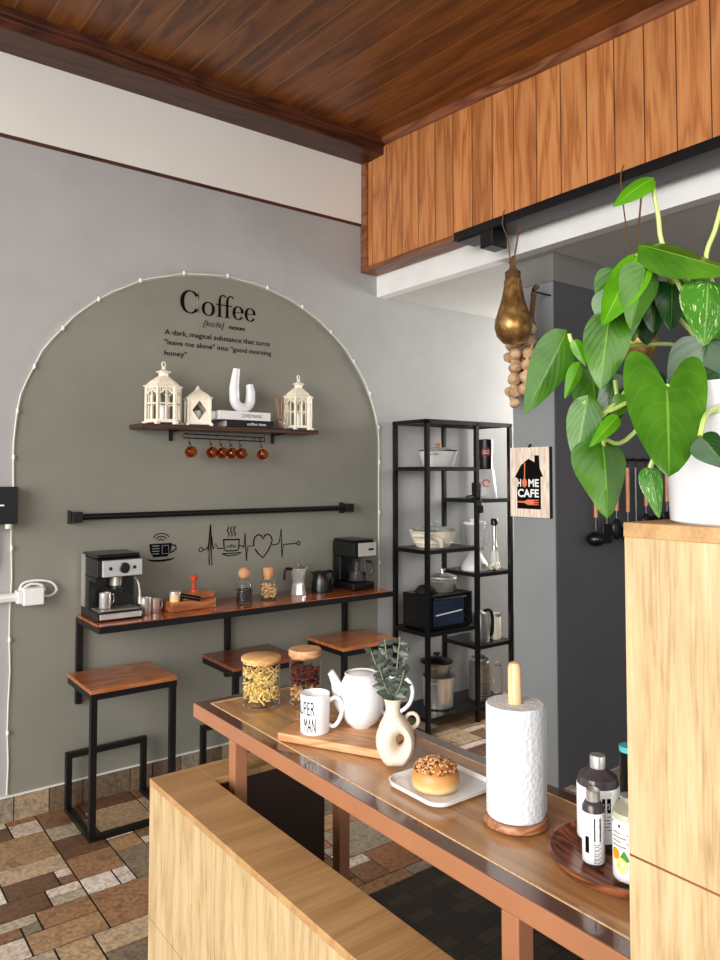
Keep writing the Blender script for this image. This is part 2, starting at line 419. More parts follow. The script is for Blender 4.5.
# ================================================================== SETTING
WY = 3.855                       # face of the coffee wall
b = MB(); b.box(-2.5, 6.5, WY, WY+.15, 0, 3.28)
struct(b.build('wall_coffee', 'wall'))
b = MB(); b.box(-2.5, 2.93, WY-.012, WY+.15, 3.29, 3.95); struct(b.build('wall_coffee_upper', 'white_paint'))
b = MB(); b.box(-2.5, 2.93, WY-.014, WY+.1, 3.275, 3.29); struct(b.build('lip_shadow_strip', 'crown_wood'))  # thin dark strip drawn as the shadow line under the white lip
# ceiling boards, sloping down towards the camera
def cz(y): return 3.78-.0625*(3.57-y)
b = MB(); b.add([(-2.5, -3, cz(-3)), (2.925, -3, cz(-3)), (2.925, 3.86, cz(3.86)), (-2.5, 3.86, cz(3.86)),
                 (-2.5, -3, cz(-3)+.05), (2.9, -3, cz(-3)+.05), (2.9, 3.86, cz(3.86)+.05), (-2.5, 3.86, cz(3.86)+.05)],
                [(0, 1, 2, 3), (7, 6, 5, 4), (0, 4, 5, 1), (1, 5, 6, 2), (2, 6, 7, 3), (3, 7, 4, 0)])
struct(b.build('ceiling', 'ceil_wood'))
b = MB(); b.prism([(3.845, 3.688), (3.63, 3.688), (3.63, 3.735), (3.605, 3.745), (3.605, 3.79), (3.845, 3.80)], lambda u, v, d: (d, u, v), -2.5, 2.93)
struct(b.build('trim_2', 'crown_wood', bevel=.004))
# timber-clad fascia over the kitchen, its mouldings, the white beam below
b = MB(); b.add([(2.925, 3.84, 2.99), (2.925, -1.5, 2.99), (2.925, -1.5, cz(-1.5)), (2.925, 3.84, cz(3.84)),
                 (3.03, 3.84, 2.99), (3.03, -1.5, 2.99), (3.03, -1.5, cz(-1.5)), (3.03, 3.84, cz(3.84))],
                [(0, 3, 2, 1), (4, 5, 6, 7), (0, 1, 5, 4), (1, 2, 6, 5), (2, 3, 7, 6), (3, 0, 4, 7)])
struct(b.build('wall_fascia', 'fascia_wood'))
b = MB()
b.prism([(2.887, 0), (2.887, -.012), (2.91, -.036), (2.924, -.04), (2.924, 0)], lambda u, v, d: (u, d, cz(d)+v), -1.5, 3.62)
struct(b.build('trim_3', 'trim_wood'))
b = MB(); b.box(2.905, 3.045, -1.5, 3.85, 2.965, 2.995); struct(b.build('trim_4', 'trim_wood', bevel=.003))
b = MB(); b.box(2.905, 2.924, 3.79, 3.85, 2.99, 3.70); struct(b.build('trim_5', 'trim_wood', bevel=.003))
b = MB(); b.box(3.045, 3.12, -1.5, WY, 2.825, 2.965); struct(b.build('beam_white', 'beam_white'))
b = MB(); b.box(3.12, 6.5, -1.5, WY, 2.83, 2.93); struct(b.build('ceiling_kitchen', 'grey_ceiling'))
b = MB(); b.box(3.177, 3.62, 2.507, 2.79, 0, 2.675); struct(b.build('wall_kitchen_end', 'column_grey'))
b = MB(); b.box(3.182, 6.5, 2.503, 2.52, 0, 2.675); b.box(3.62, 6.5, 2.52, 2.79, 0, 2.675); struct(b.build('wall_kitchen', 'wall_grey_shaded'))
b = MB(); b.box(3.17, 6.5, 2.497, 2.80, 2.675, 2.829); struct(b.build('beam_kitchen', 'beam_grey'))
b = MB(); b.box(6.5, 6.6, -1.5, WY, 0, 2.93); struct(b.build('wall_right', 'wall_grey_shaded'))

# floor: random ashlar of small slate tiles on dark grout
b = MB(); b.box(-2.5, 6.5, -3, WY+.1, -.1, 0); fl = struct(b.build('floor', 'grout'))
def ashlar():
    U = .0655; nx, ny = 100, 80; used = [[False]*ny for _ in range(nx)]
    pal = [((142, 106, 78), 6), ((162, 124, 90), 6), ((180, 146, 108), 6), ((196, 168, 132), 4), ((162, 150, 132), 2), ((138, 124, 106), 3),
           ((164, 116, 80), 3), ((190, 176, 154), 2), ((116, 84, 62), 5), ((200, 176, 144), 3)]
    bag = [c for c, w in pal for _ in range(w)]; light = [(228, 212, 198), (218, 204, 190), (232, 222, 212)]
    sizes = [(4, 4), (4, 4), (4, 3), (4, 2), (4, 2), (4, 2), (3, 2), (2, 2), (2, 4), (4, 1), (2, 1), (3, 3)]
    b = MB(); cols = []
    for j in range(ny-1, -1, -1):
        for i in range(nx):
            if used[i][j]: continue
            random.shuffle(sizes)
            for w, h in sizes+[(2, 1), (1, 1)]:
                if i+w <= nx and j-h+1 >= 0 and not any(used[i+a][j-c] for a in range(w) for c in range(h)): break
            for a in range(w):
                for c in range(h): used[i+a][j-c] = True
            x0, x1 = -.9+i*U, -.9+(i+w)*U; y1 = WY-j_off(ny, j)*U; y0 = y1-h*U
            g = .0046
            z = .004+random.uniform(-.0008, .0008)
            b.box(x0+g, x1-g, y0+g, y1-g, 0, z)
            c = random.choice(light if w*h <= 4 and random.random() < .65 else bag)
            cols.append(srgb(*c))
    return b, cols
def j_off(ny, j): return ny-1-j
tb, cols = ashlar()
me = bpy.data.meshes.new('floor_tiles'); me.from_pydata(tb.v, [], tb.f); me.materials.append(M['stone'])
at = me.color_attributes.new('tone', 'FLOAT_COLOR', 'CORNER')
arr = []
for p in me.polygons: arr += list(cols[p.index//6])*len(p.vertices)
at.data.foreach_set('color', arr)
ft = bpy.data.objects.new('floor_tiles', me); COL.objects.link(ft); ft.parent = fl

# tile skirting along the coffee wall
bb = MB(); cols2 = []; x = -2.4; pal = [(150, 140, 122), (118, 100, 82), (168, 150, 124), (134, 112, 90), (120, 112, 102)]
while x < 3.3:
    w = random.choice([.12, .24, .2, .16]); bb.box(x+.003, x+w-.003, WY-.014, WY, .0, .118); cols2.append(srgb(*random.choice(pal))); x += w
me = bpy.data.meshes.new('baseboard_coffee'); me.from_pydata(bb.v, [], bb.f); me.materials.append(M['stone'])
at = me.color_attributes.new('tone', 'FLOAT_COLOR', 'CORNER'); arr = []
for p in me.polygons: arr += list(cols2[p.index//6])*len(p.vertices)
at.data.foreach_set('color', arr)
struct(bpy.data.objects.new('baseboard_coffee', me)); COL.objects.link(bpy.data.objects['baseboard_coffee'])
b = MB(); b.box(-2.5, 3.3, WY-.012, WY, .118, .124); struct(b.build('trim_6', 'white_paint'))

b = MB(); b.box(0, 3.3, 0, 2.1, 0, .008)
o = b.build('floor_shade_sheet', 'shade_dark', bevel=.003); o.location = (1.22, .235, .005); tag(o, 'dark sheet painted as shade over the tiles behind and beneath the narrow table', 'mat')  # dark tiled sheet standing in for deep shade on the floor
# ================================================================== PARTITION, TALL UNIT
t = thing('low_partition', 'pale oak laminate low partition wall with a mitred return end', 'partition', (.674, 1.72, 0))
# local: x 0..0.115, y down to -1.9
b = MB()
ys = [0, -.33, -.59, -.85, -1.2, -1.27]
for i in range(len(ys)-1):
    b.box(0, .02, ys[i+1]+.0008, ys[i]-.0008, .612, .915); b.box(0, .02, ys[i+1]+.0008, ys[i]-.0008, 0, .61)
b.box(.0015, .113, -1.27, -.0015, 0, .914); b.box(.115, .43, -.095, -.002, 0, .914)
b.build('body', 'oak', t)
b = MB()
for i in range(len(ys)-1): b.box(-.001, .116, ys[i+1]+.0007, ys[i]-.0007, .915, .93)
b.box(.1165, .24, -.096, .001, .915, .93); b.box(.2412, .43, -.096, .001, .915, .93)
b.build('top_cap', 'oak_top', t, bevel=.0008)
b = MB(); b.box(.114, .118, -1.27, -.096, 0, .914); b.box(.116, .431, -.1, -.096, 0, .914); b.build('inner_lining', 'dark_lining', t)
b = MB(); b.box(.118, .165, -.62, -.1, .84, .885); b.build('ledge', 'dark_lining', t)
t = thing('tall_unit', 'tall pale oak laminate unit carrying the white plant pot', 'cabinet', (.67, .442, 0))
b = MB(); b.box(.001, .129, -.62, -.001, 0, 1.585); b.build('body', 'oak', t)
b = MB(); b.box(0, .003, -.62, 0, .001, 1.268); b.box(0, .003, -.62, 0, 1.2705, 1.585); b.build('front_panel', 'oak', t)
b = MB(); b.box(.0006, .0025, -.62, 0, 1.268, 1.2705); b.build('seam_strip', 'trim_wood', t)
b = MB(); b.box(-.001, .13, -.621, .001, 1.585, 1.60); b.build('top_cap', 'oak_top', t, bevel=.001)

# ================================================================== FOREGROUND TABLE
TZ = 1.05
t = thing('bar_table', 'narrow high table with glossy brown wood top and terracotta metal frame', 'table', (.83, 1.825, 0))
b = MB()
b.box(0, .035, -1.66, 0, TZ-.035, TZ); b.box(.30, .335, -1.66, 0, TZ-.035, TZ); b.box(.035, .30, -.035, 0, TZ-.035, TZ); b.box(.035, .30, -1.66, -1.625, TZ-.035, TZ)
b.build('frame', 'terracotta', t, bevel=.002)
b = MB(); b.box(.035, .30, -1.625, -.035, TZ-.02, TZ+.0012); b.build('tabletop', 'table_wood', t)
b = MB(); b.box(.002, .0335, -1.658, -.002, TZ, TZ+.0012); b.box(.3015, .333, -1.658, -.002, TZ, TZ+.0012); b.box(.0335, .3015, -.0335, -.002, TZ, TZ+.0012); b.build('dark_reflection_strip', 'border_reflection', t)  # dark reflection on the frame top, put in as a coloured strip
b = MB()
for a in ((.033, .0365, -1.627, -.033), (.2985, .302, -1.627, -.033)): b.box(a[0], a[1], a[2], a[3], TZ-.004, TZ+.0022)
b.box(.0365, .2985, -.0365, -.033, TZ-.004, TZ+.0022); b.build('edging', 'beech', t)
for y in (-.235, -1.098):
    for x in (.0, .302):
        b = MB(); b.box(x, x+.033, y, y+.033, 0, TZ-.035); b.build('leg', 'terracotta', t, bevel=.002)

# ================================================================== STOOLS
def make_stool(label, seatmat):
    t = thing('bar_stool', label, 'stool', (1.055, 3.40, 0), 0, 'bar stools under the wall counter')
    W, D, H, s = .41, .37, .675, .028
    b = MB(); b.box(0, W, 0, D, H-.018, H); b.build('seat', seatmat, t, bevel=.002)
    b = MB()
    for y in (0, D-s): b.box(.002, W-.002, y+.002, y+s-.002, H-.018-s, H-.018)
    for x in (0, W-s): b.box(x+.002, x+s-.002, s, D-s, H-.018-s, H-.018)
    b.build('seat_frame', 'black_metal', t)
    for x in (0.004, W-s-.004):
        b = MB(); b.box(x, x+s, .004, s+.004, s, H-.018-s); b.build('leg', 'black_metal', t)
    b = MB(); b.box(0.004, W-.004, .004, s+.004, 0, s)
    for x in (0.004, W-s-.004): b.box(x, x+s, s+.004, D+.03, 0, s)
    b.build('base', 'black_metal', t)
    b = MB()
    for x in (0.004, W-s-.004): b.box(x, x+s, D+.002, D+.03, s, .26)
    b.box(.004, W-.004, D+.002, D+.03, .26, .26+s); b.build('footrest', 'black_metal', t, bevel=.001)
    return t
st = make_stool('black metal bar stool with light brown wooden seat, nearest stool left of the partition', 'seat_wood')
s2 = dup(st, (1.745, 3.36, 0), 0, 'bar stool with dark reddish seat, middle stool behind the table corner')
for c in s2.children:
    if c.name.startswith('seat') and 'frame' not in c.name:
        c.data = c.data.copy(); c.data.materials[0] = M['seat_wood_dark']
dup(st, (2.425, 3.37, 0), 0, 'bar stool with brown seat, furthest stool beside the black metal rack')

# ================================================================== WALL COUNTER
CZ = .94
t = thing('wall_counter', 'long narrow wall counter with red-brown wood top on black steel frame', 'counter', (1.115, 3.48, 0))
b = MB(); b.box(.004, 1.755, .004, .37, CZ-.014, CZ); b.build('countertop', 'counter_wood', t, bevel=.001)
b = MB(); b.box(0, 1.76, 0, .026, CZ-.036, CZ-.004); b.box(0, .026, .026, .373, CZ-.036, CZ-.012); b.box(1.734, 1.76, .026, .373, CZ-.036, CZ-.014); b.box(.026, 1.734, .347, .373, CZ-.036, CZ-.014)
b.build('frame', 'black_metal', t, bevel=.001)
for x in (0, .82, 1.64):
    b = MB(); b.box(x, x+.03, .343, .373, .50, CZ-.036); b.build('bracket', 'black_metal', t, bevel=.001)

# black rail above the counter
t = thing('wall_rail', 'long black metal rail fixed across the wall above the counter', 'rail', (1.06, 3.80, 1.43))
b = MB(); b.tube([(.03, 0, 0), (1.74, 0, 0)], .016, 12); b.build('rod', 'black_metal', t)
for x, w in ((.012, .05), (1.68, .06)):
    b = MB(); b.box(x, x+w, -.022, .024, -.026, .026); b.box(x-.006, x+.0, .0, .053, -.034, .034); b.box(x+.01, x+w-.01, .02, .054, -.02, .02); b.build('bracket', 'black_metal', t, bevel=.004)

# ================================================================== SHELF + OBJECTS
SZ = 1.905
t = thing('wall_shelf', 'dark wood wall shelf holding white lanterns and books', 'shelf', (1.375, 3.68, SZ))
b = MB(); b.box(0, 1.09, .0, .174, -.024, 0); b.build('board', 'shelf_wood', t, bevel=.002)
for x in (.22, .86):
    b = MB(); b.box(x, x+.02, .05, .174, -.032, -.024); b.box(x, x+.02, .166, .174, -.08, -.024); b.build('bracket', 'black_metal', t)

def poly_lantern(label, w, h, x, y, rz, kind):
    t = thing('lantern', label, 'lantern', (x, y, SZ), rz, 'white lanterns on the wall shelf')
    body = h*.60; s = w*.075; hw = w*.42
    n = 6 if kind == 'hex' else 4
    R = hw/ math.cos(PI/n)
    pts = [(R*math.cos(PI/n+2*PI*i/n), R*math.sin(PI/n+2*PI*i/n)) for i in range(n)]
    b = MB()
    for i, (px, py) in enumerate(pts): b.bar((px, py, h*.05), (px, py, body), s, s)
    for z, r2 in ((h*.055, 1.0), (body, 1.0)):
        for i in range(n):
            p, q = pts[i], pts[(i+1) % n]; b.bar((p[0], p[1], z), (q[0], q[1], z), s*1.1, s*1.3)
    for i in range(n):
        p, q = Vector((*pts[i], 0)), Vector((*pts[(i+1) % n], 0)); m = (p+q)/2
        if kind == 'hex' or kind == 'square':
            b.bar((m.x, m.y, h*.06), (m.x, m.y, body), s*.5, s*.5)
            for zz in (.33, ): b.bar((p.x, p.y, h*zz), (q.x, q.y, h*zz), s*.5, s*.5)
            # pointed arch fretwork at the head of each pane
            for kk in range(7):
                f0, f1 = kk/7, (kk+1)/7
                z0 = body-(.02+.10*abs(math.cos(PI*f0)))*h; z1 = body-(.02+.10*abs(math.cos(PI*f1)))*h
                a0 = p.lerp(q, f0); a1 = p.lerp(q, f1); b.bar((a0.x, a0.y, z0), (a1.x, a1.y, z1), s*.5, s*.5)
                b.bar((a0.x, a0.y, body), (a0.x, a0.y, z0), s*.35, s*.35)
        else:
            # solid side with a lozenge cut-out
            pr = lambda u, v: tuple(p.lerp(q, u)+Vector((0, 0, v)))
            z0, z1 = h*.06, body; zm = (z0+z1)/2; L = [(.5, z0+(z1-z0)*.12), (.82, zm), (.5, z1-(z1-z0)*.10), (.18, zm)]
            O = [(.5, z0), (1, zm), (.5, z1), (0, zm)]; C = [(1, z0), (1, z1), (0, z1), (0, z0)]
            vs = [pr(*a) for a in L+O+C]
            b.add(vs, [(0, 4, 8, 5), (0, 5, 1), (1, 5, 9, 6), (1, 6, 2), (2, 6, 10, 7), (2, 7, 3), (3, 7, 11, 4), (3, 4, 0)])
    b.build('frame', 'cream_metal', t)
    b = MB(); a0 = PI/n
    b.lathe([(R*1.16, h*.0+.012), (R*1.16, h*.05), (R*1.0, h*.055)], (0, 0, 0), n, smooth=False, a0=a0)
    for px, py in pts: b.box(px*1.08-s*.8, px*1.08+s*.8, py*1.08-s*.8, py*1.08+s*.8, 0, .014)
    b.build('base', 'cream_metal', t)
    b = MB(); b.lathe([(R*1.22, body), (R*1.22, body+h*.012), (R*1.02, body+h*.03), (R*.80, body+h*.09), (R*.42, body+h*.16), (R*.30, body+h*.175)], (0, 0, 0), n, smooth=False, a0=a0)
    b.build('roof', 'cream_metal', t)
    if kind != 'lozenge':
        b = MB(); zt = body+h*.175
        b.lathe([(R*.30, zt), (R*.30, zt+h*.05), (R*.46, zt+h*.06), (R*.46, zt+h*.07), (R*.22, zt+h*.1), (R*.10, zt+h*.12), (R*.12, zt+h*.14), (R*.07, zt+h*.16)], (0, 0, 0), 12)
        b.tube([(R*.14*math.cos(a), 0, zt+h*.19+R*.16*math.sin(a)) for a in [2*PI*i/12 for i in range(12)]], s*.3, 6, closed=True)
        b.build('finial', 'cream_metal', t)
    else:
        b = MB(); zt = body+h*.175; b.lathe([(R*.3, zt), (R*.14, zt+h*.05), (R*.1, zt+h*.09), (0.001, zt+h*.12)], (0, 0, 0), 10); b.build('finial', 'cream_metal', t)
    b = MB(); b.cyl((0, 0, .03), w*.13, h*.22, 16); b.build('candle', 'white_plastic', t)
    return t
poly_lantern('largest white lantern, leftmost on the shelf, with barred panes', .18, .335, 1.527, 3.768, .35, 'hex')
poly_lantern('small white lantern with lozenge openings beside the largest lantern', .14, .25, 1.722, 3.762, -.28, 'lozenge')
poly_lantern('white lantern on the right end of the shelf, right of the reed diffuser', .165, .33, 2.372, 3.765, .30, 'hex')

def book(label, x0, x1, y0, y1, z0, z1, cover, pages, txt, rz=0):
    cx, cy = (x0+x1)/2, (y0+y1)/2; t = thing('book', label, 'book', (cx, cy, z0), rz, 'books stacked on the shelf')
    w, d, h = (x1-x0)/2, (y1-y0)/2, z1-z0
    b = MB(); b.box(-w, w, -d, d, 0, .004); b.box(-w, w, -d, d, h-.004, h); b.box(-w, w, -d, -d+.004, .004, h-.004); b.build('cover', cover, t, bevel=.001)
    b = MB(); b.box(-w+.005, w-.005, -d+.004, d-.005, .004, h-.004); b.build('pages', 'label_white', t)
    b = MB(); put_text(b, txt, -w*.15, h*.3, w*.8, h*.4, lambda u, v, o: (u, -d-.0006, v)); b.build('spine_title', 'ink_soft' if cover == 'white_plastic' else 'label_white', t)
book('black book lying at the bottom of the shelf stack', 1.87, 2.16, 3.69, 3.845, SZ, SZ+.04, 'black_plastic', 0, 'coffee time', -.06)
book('white book on top of the black book, under the white vase', 1.81, 2.135, 3.685, 3.84, SZ+.0405, SZ+.088, 'white_plastic', 0, 'COFFEE MAKING', .03)
# U shaped vase
t = thing('u_shaped_vase', 'white ceramic U shaped vase standing on the white book', 'vase', (1.995, 3.762, SZ+.0885), .15)
b = MB(); path = []
for i in range(21):
    a = PI*(1.0+i/20.0); path.append((.056*math.cos(a), 0, .078+.052*math.sin(a)))
path = [(-.042, 0, .245), (-.05, 0, .20), (-.058, 0, .14)]+path+[(.057, 0, .12), (.048, 0, .165)]
rs = [.020, .023, .028]+[.029]*21+[.027, .021]
b.tube(path, .03, 16, rs=rs); b.build('body', 'white_gloss', t)
b = MB(); b.tube([(-.0415, 0, .2445), (-.0415, 0, .2458)], .014, 14); b.build('opening', 'ceramic_beige', t)
b = MB(); b.tube([(.0477, 0, .1645), (.0476, 0, .1658)], .015, 14); b.build('opening', 'ceramic_beige', t)
# reed diffuser
t = thing('reed_diffuser', 'glass reed diffuser with reddish sticks left of the end lantern', 'diffuser', (2.235, 3.74, SZ))
b = MB(); b.lathe([(.022, 0), (.024, .004), (.024, .05), (.010, .06), (.010, .075), (.0085, .075), (.0085, .058), (.021, .048), (.021, .006)], n=16); b.build('bottle', 'glass', t)
b = MB()
for i in range(7):
    a = i*.9; b.tube([(.004*math.cos(a), .004*math.sin(a), .008), (.034*math.cos(a), .03*math.sin(a), .185)], .0016, 5)
b.build('reeds', 'handle_wood', t)

# cup rack under the shelf with six amber cups
t = thing('cup_hook_rack', 'black wire hook rack mounted beneath the wall shelf', 'rack', (1.64, 3.76, 1.84))
b = MB(); b.tube([(0, 0, 0), (.50, 0, -.008)], .0035, 6); b.tube([(0, 0, .022), (.50, 0, .014)], .0035, 6)
for i in range(9): x = .02+i*.0575; b.tube([(x, 0, .022-.016*x), (x, 0, -.016*x)], .0022, 5)
for x in (0, .5): b.tube([(x, 0, 0-.016*x), (x, 0, .039)], .003, 6)
for cx_ in (.45, .48): b.tube([(cx_+.018*math.cos(a), -.004, .004+.014*math.sin(a)) for a in [2*PI*i/12 for i in range(12)]], .002, 5, closed=True)
b.build('rail', 'black_metal', t)
hooks = [.03, .155, .215, .275, .335, .47]
for x in hooks:
    z = -.016*x; b = MB(); b.tube([(x, 0, z), (x, -.004, z-.02), (x, -.012, z-.034), (x, -.02, z-.03), (x, -.022, z-.02)], .0022, 6); b.build('hook', 'black_metal', t)
def amber_cup(x, z, label):
    t = thing('amber_cup', label, 'cup', (x, 3.742, z), .4, 'amber glass cups hanging under the shelf')
    b = MB(); b.lathe([(.018, -.028), (.03, -.02), (.038, 0), (.037, .022), (.031, .036), (.028, .036), (.034, .02), (.034, 0), (.027, -.017), (.001, -.024)], n=20, T=rotT(rx=PI/2.4)); t.scale = (.82, .82, .82); b.build('bowl', 'amber_glass', t)
    b = MB(); b.tube([(0, .0, .033+.013*math.sin(a)) if 0 else (.0+.012*math.cos(a), 0, .043+.014*math.sin(a)) for a in [2*PI*i/12 for i in range(12)]], .003, 6, closed=True); b.build('handle', 'amber_glass', t)
    return t
ord_ = ['leftmost, set apart from the others', 'second from the left', 'third from the left', 'fourth from the left', 'fifth from the left', 'rightmost, apart, below the scrolled rack end']
for i, x in enumerate(hooks): amber_cup(1.64+x, 1.762-.016*x, 'amber glass cup under the shelf, '+ord_[i])

# ================================================================== WALL LETTERING
def onwall(u, v, o): return (u, WY-.0015-o, v)
t = thing('coffee_lettering', 'black Coffee definition lettering on the taupe arch above the shelf', 'wall lettering', (1.66, WY-.0015, 2.3))
fnl = lambda u, v, o: (u-1.66, -.0008-o, v-2.3)
def ring(cx_, cy_, a, b_, t0, t1, thin, thick, n=40, tilt=0):
    out = []
    for i in range(n+1):
        th = math.radians(t0+(t1-t0)*i/n); w = thin+(thick-thin)*abs(math.cos(th+tilt))**1.3
        out.append((cx_+(a-w/2)*math.cos(th), cy_+(b_-w*.3)*math.sin(th), w))
    return out
b = MB(); base = 2.545; xh = .075; cap = .125
b.stroke(ring(1.713, base+cap/2, .060, cap/2+.002, 38, 322, .006, .024), fnl)
b.stroke([(1.762, base+cap*.98, .004), (1.7625, base+cap*.66, .004)], fnl); b.stroke([(1.764, base+cap*.0+.006, .003), (1.7625, base+cap*.30, .003)], fnl)
b.stroke(ring(1.823, base+xh/2, .041, xh/2+.002, 0, 360, .005, .019), fnl)
for fx in (1.893, 1.941):
    b.stroke([(fx, base, .017), (fx, base+.095, .016), (fx+.004, base+.115, .012), (fx+.016, base+.128, .008), (fx+.032, base+.126, .008), (fx+.038, base+.118, .012)], fnl)
    b.stroke([(fx-.022, base+xh-.004, .006), (fx+.032, base+xh-.004, .006)], fnl); b.stroke([(fx-.018, base+.002, .004), (fx+.02, base+.002, .004)], fnl)
for ex in (2.012, 2.091):
    b.stroke(ring(ex, base+xh/2, .037, xh/2+.002, 8, 325, .005, .019), fnl); b.stroke([(ex-.03, base+xh*.54, .0045), (ex+.033, base+xh*.54, .0045)], fnl)
b.build('title', 'ink', t)
b = MB(); put_text(b, '[ko:fe]', 1.79, 2.473, .135, .042, fnl, shear=.3); b.build('phonetic', 'ink', t)
b = MB(); put_text(b, 'noun', 1.955, 2.482, .10, .018, fnl, bold=.03); b.build('word_class', 'ink', t)
for txt, z_, w_ in (('A dark, magical substance that turns', 2.40, .66), ('"leave me alone" into "good morning', 2.345, .67), ('honey"', 2.285, .13)):
    b = MB(); put_text(b, txt, 1.565, z_, w_, .038, fnl, bold=.012); b.build('text_line', 'ink', t)

# cup sticker with wifi arcs
t = thing('cup_sticker', 'black coffee cup wall sticker with wireless arcs right of the espresso machine', 'sticker', (1.56, WY-.0015, 1.24))
fs_ = lambda u, v, o: (u, -.0006-o, v)
b = MB(); b.prism([(-.068, .03), (.058, .03), (.054, -.01), (.035, -.042), (-.045, -.042), (-.064, -.01)], fs_, 0, .0006)
b.stroke([(.055, .018, .008), (.08, .016, .008), (.084, -.004, .008), (.06, -.02, .008), (.045, -.022, .007)], fs_)
b.stroke([(-.078, -.052, .004), (-.05, -.06, .010), (0, -.063, .012), (.05, -.06, .010), (.076, -.052, .004)], fs_); b.build('cup', 'ink', t)
b = MB()
for r in (.018, .034, .05): b.stroke([(-.002+r*1.1*math.cos(a), .034+r*math.sin(a), .0055) for a in [math.radians(35+110*i/10) for i in range(11)]], fs_)
b.build('wireless_arcs', 'ink', t)
b = MB(); 
for i in range(4): b.stroke([(-.052, .018-.014*i, .004), (-.012, .018-.014*i, .004)], fs_, .0012)
b.stroke([(.004, .018, .003), (.04, .018, .003), (.04, -.026, .003), (.004, -.026, .003), (.004, .018, .003)], fs_, .0012); b.build('print', 'column_grey', t)

# heartbeat sticker
t = thing('heartbeat_sticker', 'black heartbeat line wall sticker with steaming cup and heart', 'sticker', (1.80, WY-.0015, 1.215))
b = MB(); P = lambda pts, w: b.stroke([(u-1.78, v-1.215, w) for u, v in pts], fs_)
P([(1.77+.012*math.cos(a), 1.222+.012*math.sin(a)) for a in [2*PI*i/12 for i in range(13)]], .005)
P([(1.78, 1.222), (1.80, 1.222), (1.808, 1.235), (1.816, 1.215)], .006)
P([(1.814, 1.215), (1.828, 1.36)], .008); P([(1.828, 1.36), (1.838, 1.13)], .005); P([(1.812, 1.23), (1.822, 1.13), (1.83, 1.3)], .004); P([(1.832, 1.30), (1.846, 1.22), (1.86, 1.25), (1.873, 1.222), (1.905, 1.222)], .006)
P([(1.905, 1.27), (2.012, 1.266)], .008); P([(1.909, 1.27), (1.913, 1.215), (1.925, 1.205), (1.995, 1.203), (2.005, 1.215), (2.008, 1.266)], .007)
P([(1.90, 1.19), (1.93, 1.178), (1.99, 1.178), (2.022, 1.19), (1.90, 1.19)], .006)
for x in (1.938, 1.958, 1.978): P([(x+.006*math.sin(k*1.1), 1.285+.0085*k) for k in range(8)], .006)
put_text(b, 'coffee', 1.925-1.78, 1.222-1.215, .065, .02, fs_)
P([(2.008, 1.23), (2.03, 1.228), (2.036, 1.215), (2.046, 1.30), (2.056, 1.14), (2.066, 1.225), (2.105, 1.224)], .006)
hp = []
for i in range(31):
    a = math.radians(-210+i*14.0) 
heart = [(2.105, 1.224), (2.102, 1.25), (2.112, 1.275), (2.132, 1.288), (2.152, 1.282), (2.165, 1.262), (2.178, 1.282), (2.198, 1.288), (2.218, 1.275), (2.228, 1.25), (2.22, 1.225), (2.20, 1.19), (2.165, 1.15), (2.13, 1.18), (2.112, 1.205)]
P(heart, .008)
P([(2.228, 1.222), (2.262, 1.224), (2.276, 1.235), (2.288, 1.315), (2.296, 1.145), (2.306, 1.22), (2.40, 1.222)], .006)
P([(2.412+.011*math.cos(a), 1.222+.011*math.sin(a)) for a in [2*PI*i/12 for i in range(13)]], .006)
b.build('line_art', 'ink', t)

# string lights round the arch
t = thing('string_lights', 'string of tiny clear bulbs outlining the painted arch', 'string lights', (1.935, 3.85, 0))
pts = []
for i in range(12): pts.append((-1.125+.004*math.sin(i*2), .0, .13+i*.145))
for i in range(41):
    a = PI-PI*i/40; pts.append((1.125*math.cos(a)+.003*math.sin(i*1.7), -.002-.002*math.sin(i), 1.80+.985*math.sin(a)+.004*math.sin(i*2.3)))
for i in range(9): pts.append((1.122, 0, 1.72-i*.11))
b = MB(); b.tube(pts, .0042, 6); b.build('cord', 'wire_white', t)
for i in range(2, len(pts), 3):
    p = pts[i]; b = MB(); b.lathe([(.001, -.014), (.006, -.009), (.0075, 0), (.006, .010), (.001, .014)], (p[0], p[1]-.006, p[2]), 8); b.build('bulb', 'clear_bulb', t)

# switch box and wall cables at the left
t = thing('black_box', 'black wall box with small white mark at the left picture edge', 'box', (.72, 3.80, 1.41))
b = MB(); b.box(-.08, .10, -.02, .052, 0, .175); b.build('housing', 'black_plastic', t, bevel=.004)
b = MB(); b.box(.012, .04, -.0215, -.02, .085, .092); b.build('mark', 'label_white', t)
for x in (.0, .065):
    b = MB(); b.cyl((x, 0, -.022), .016, .022, 12); b.build('cable_gland', 'wire_white', t)
for pts, lab in (([(.735, 3.835, 1.388), (.742, 3.84, 1.25), (.72, 3.845, 1.17), (.64, 3.845, 1.10)], 'white cable curving down from the left gland of the black box'),):
    b = MB(); b.tube(pts, .007, 8); tag(b.build('cable', 'wire_white'), lab, 'cable')
t = thing('junction_plug', 'white plug and socket block with looped cord on the left wall', 'plug', (.83, 3.80, 1.03))
b = MB(); b.box(.02, .115, -.03, .05, -.01, .072); b.box(-.005, .02, -.02, .045, .0, .06); b.build('block', 'white_plastic', t, bevel=.006)
b = MB(); b.tube([(-.8, .012, .03), (-.006, .012, .03)], .022, 8); b.build('conduit', 'white_plastic', t)
b = MB(); b.tube([(.01, .02, .05), (.03, .03, .09), (.09, .03, .10), (.16, .03, .085), (.185, .03, .045), (.15, .03, .02), (.11, .03, .03)], .006, 8); b.tube([(.02, .02, .06), (.06, .02, .085), (.11, .02, .078), (.13, .02, .05)], .006, 8); b.build('cord', 'white_plastic', t)

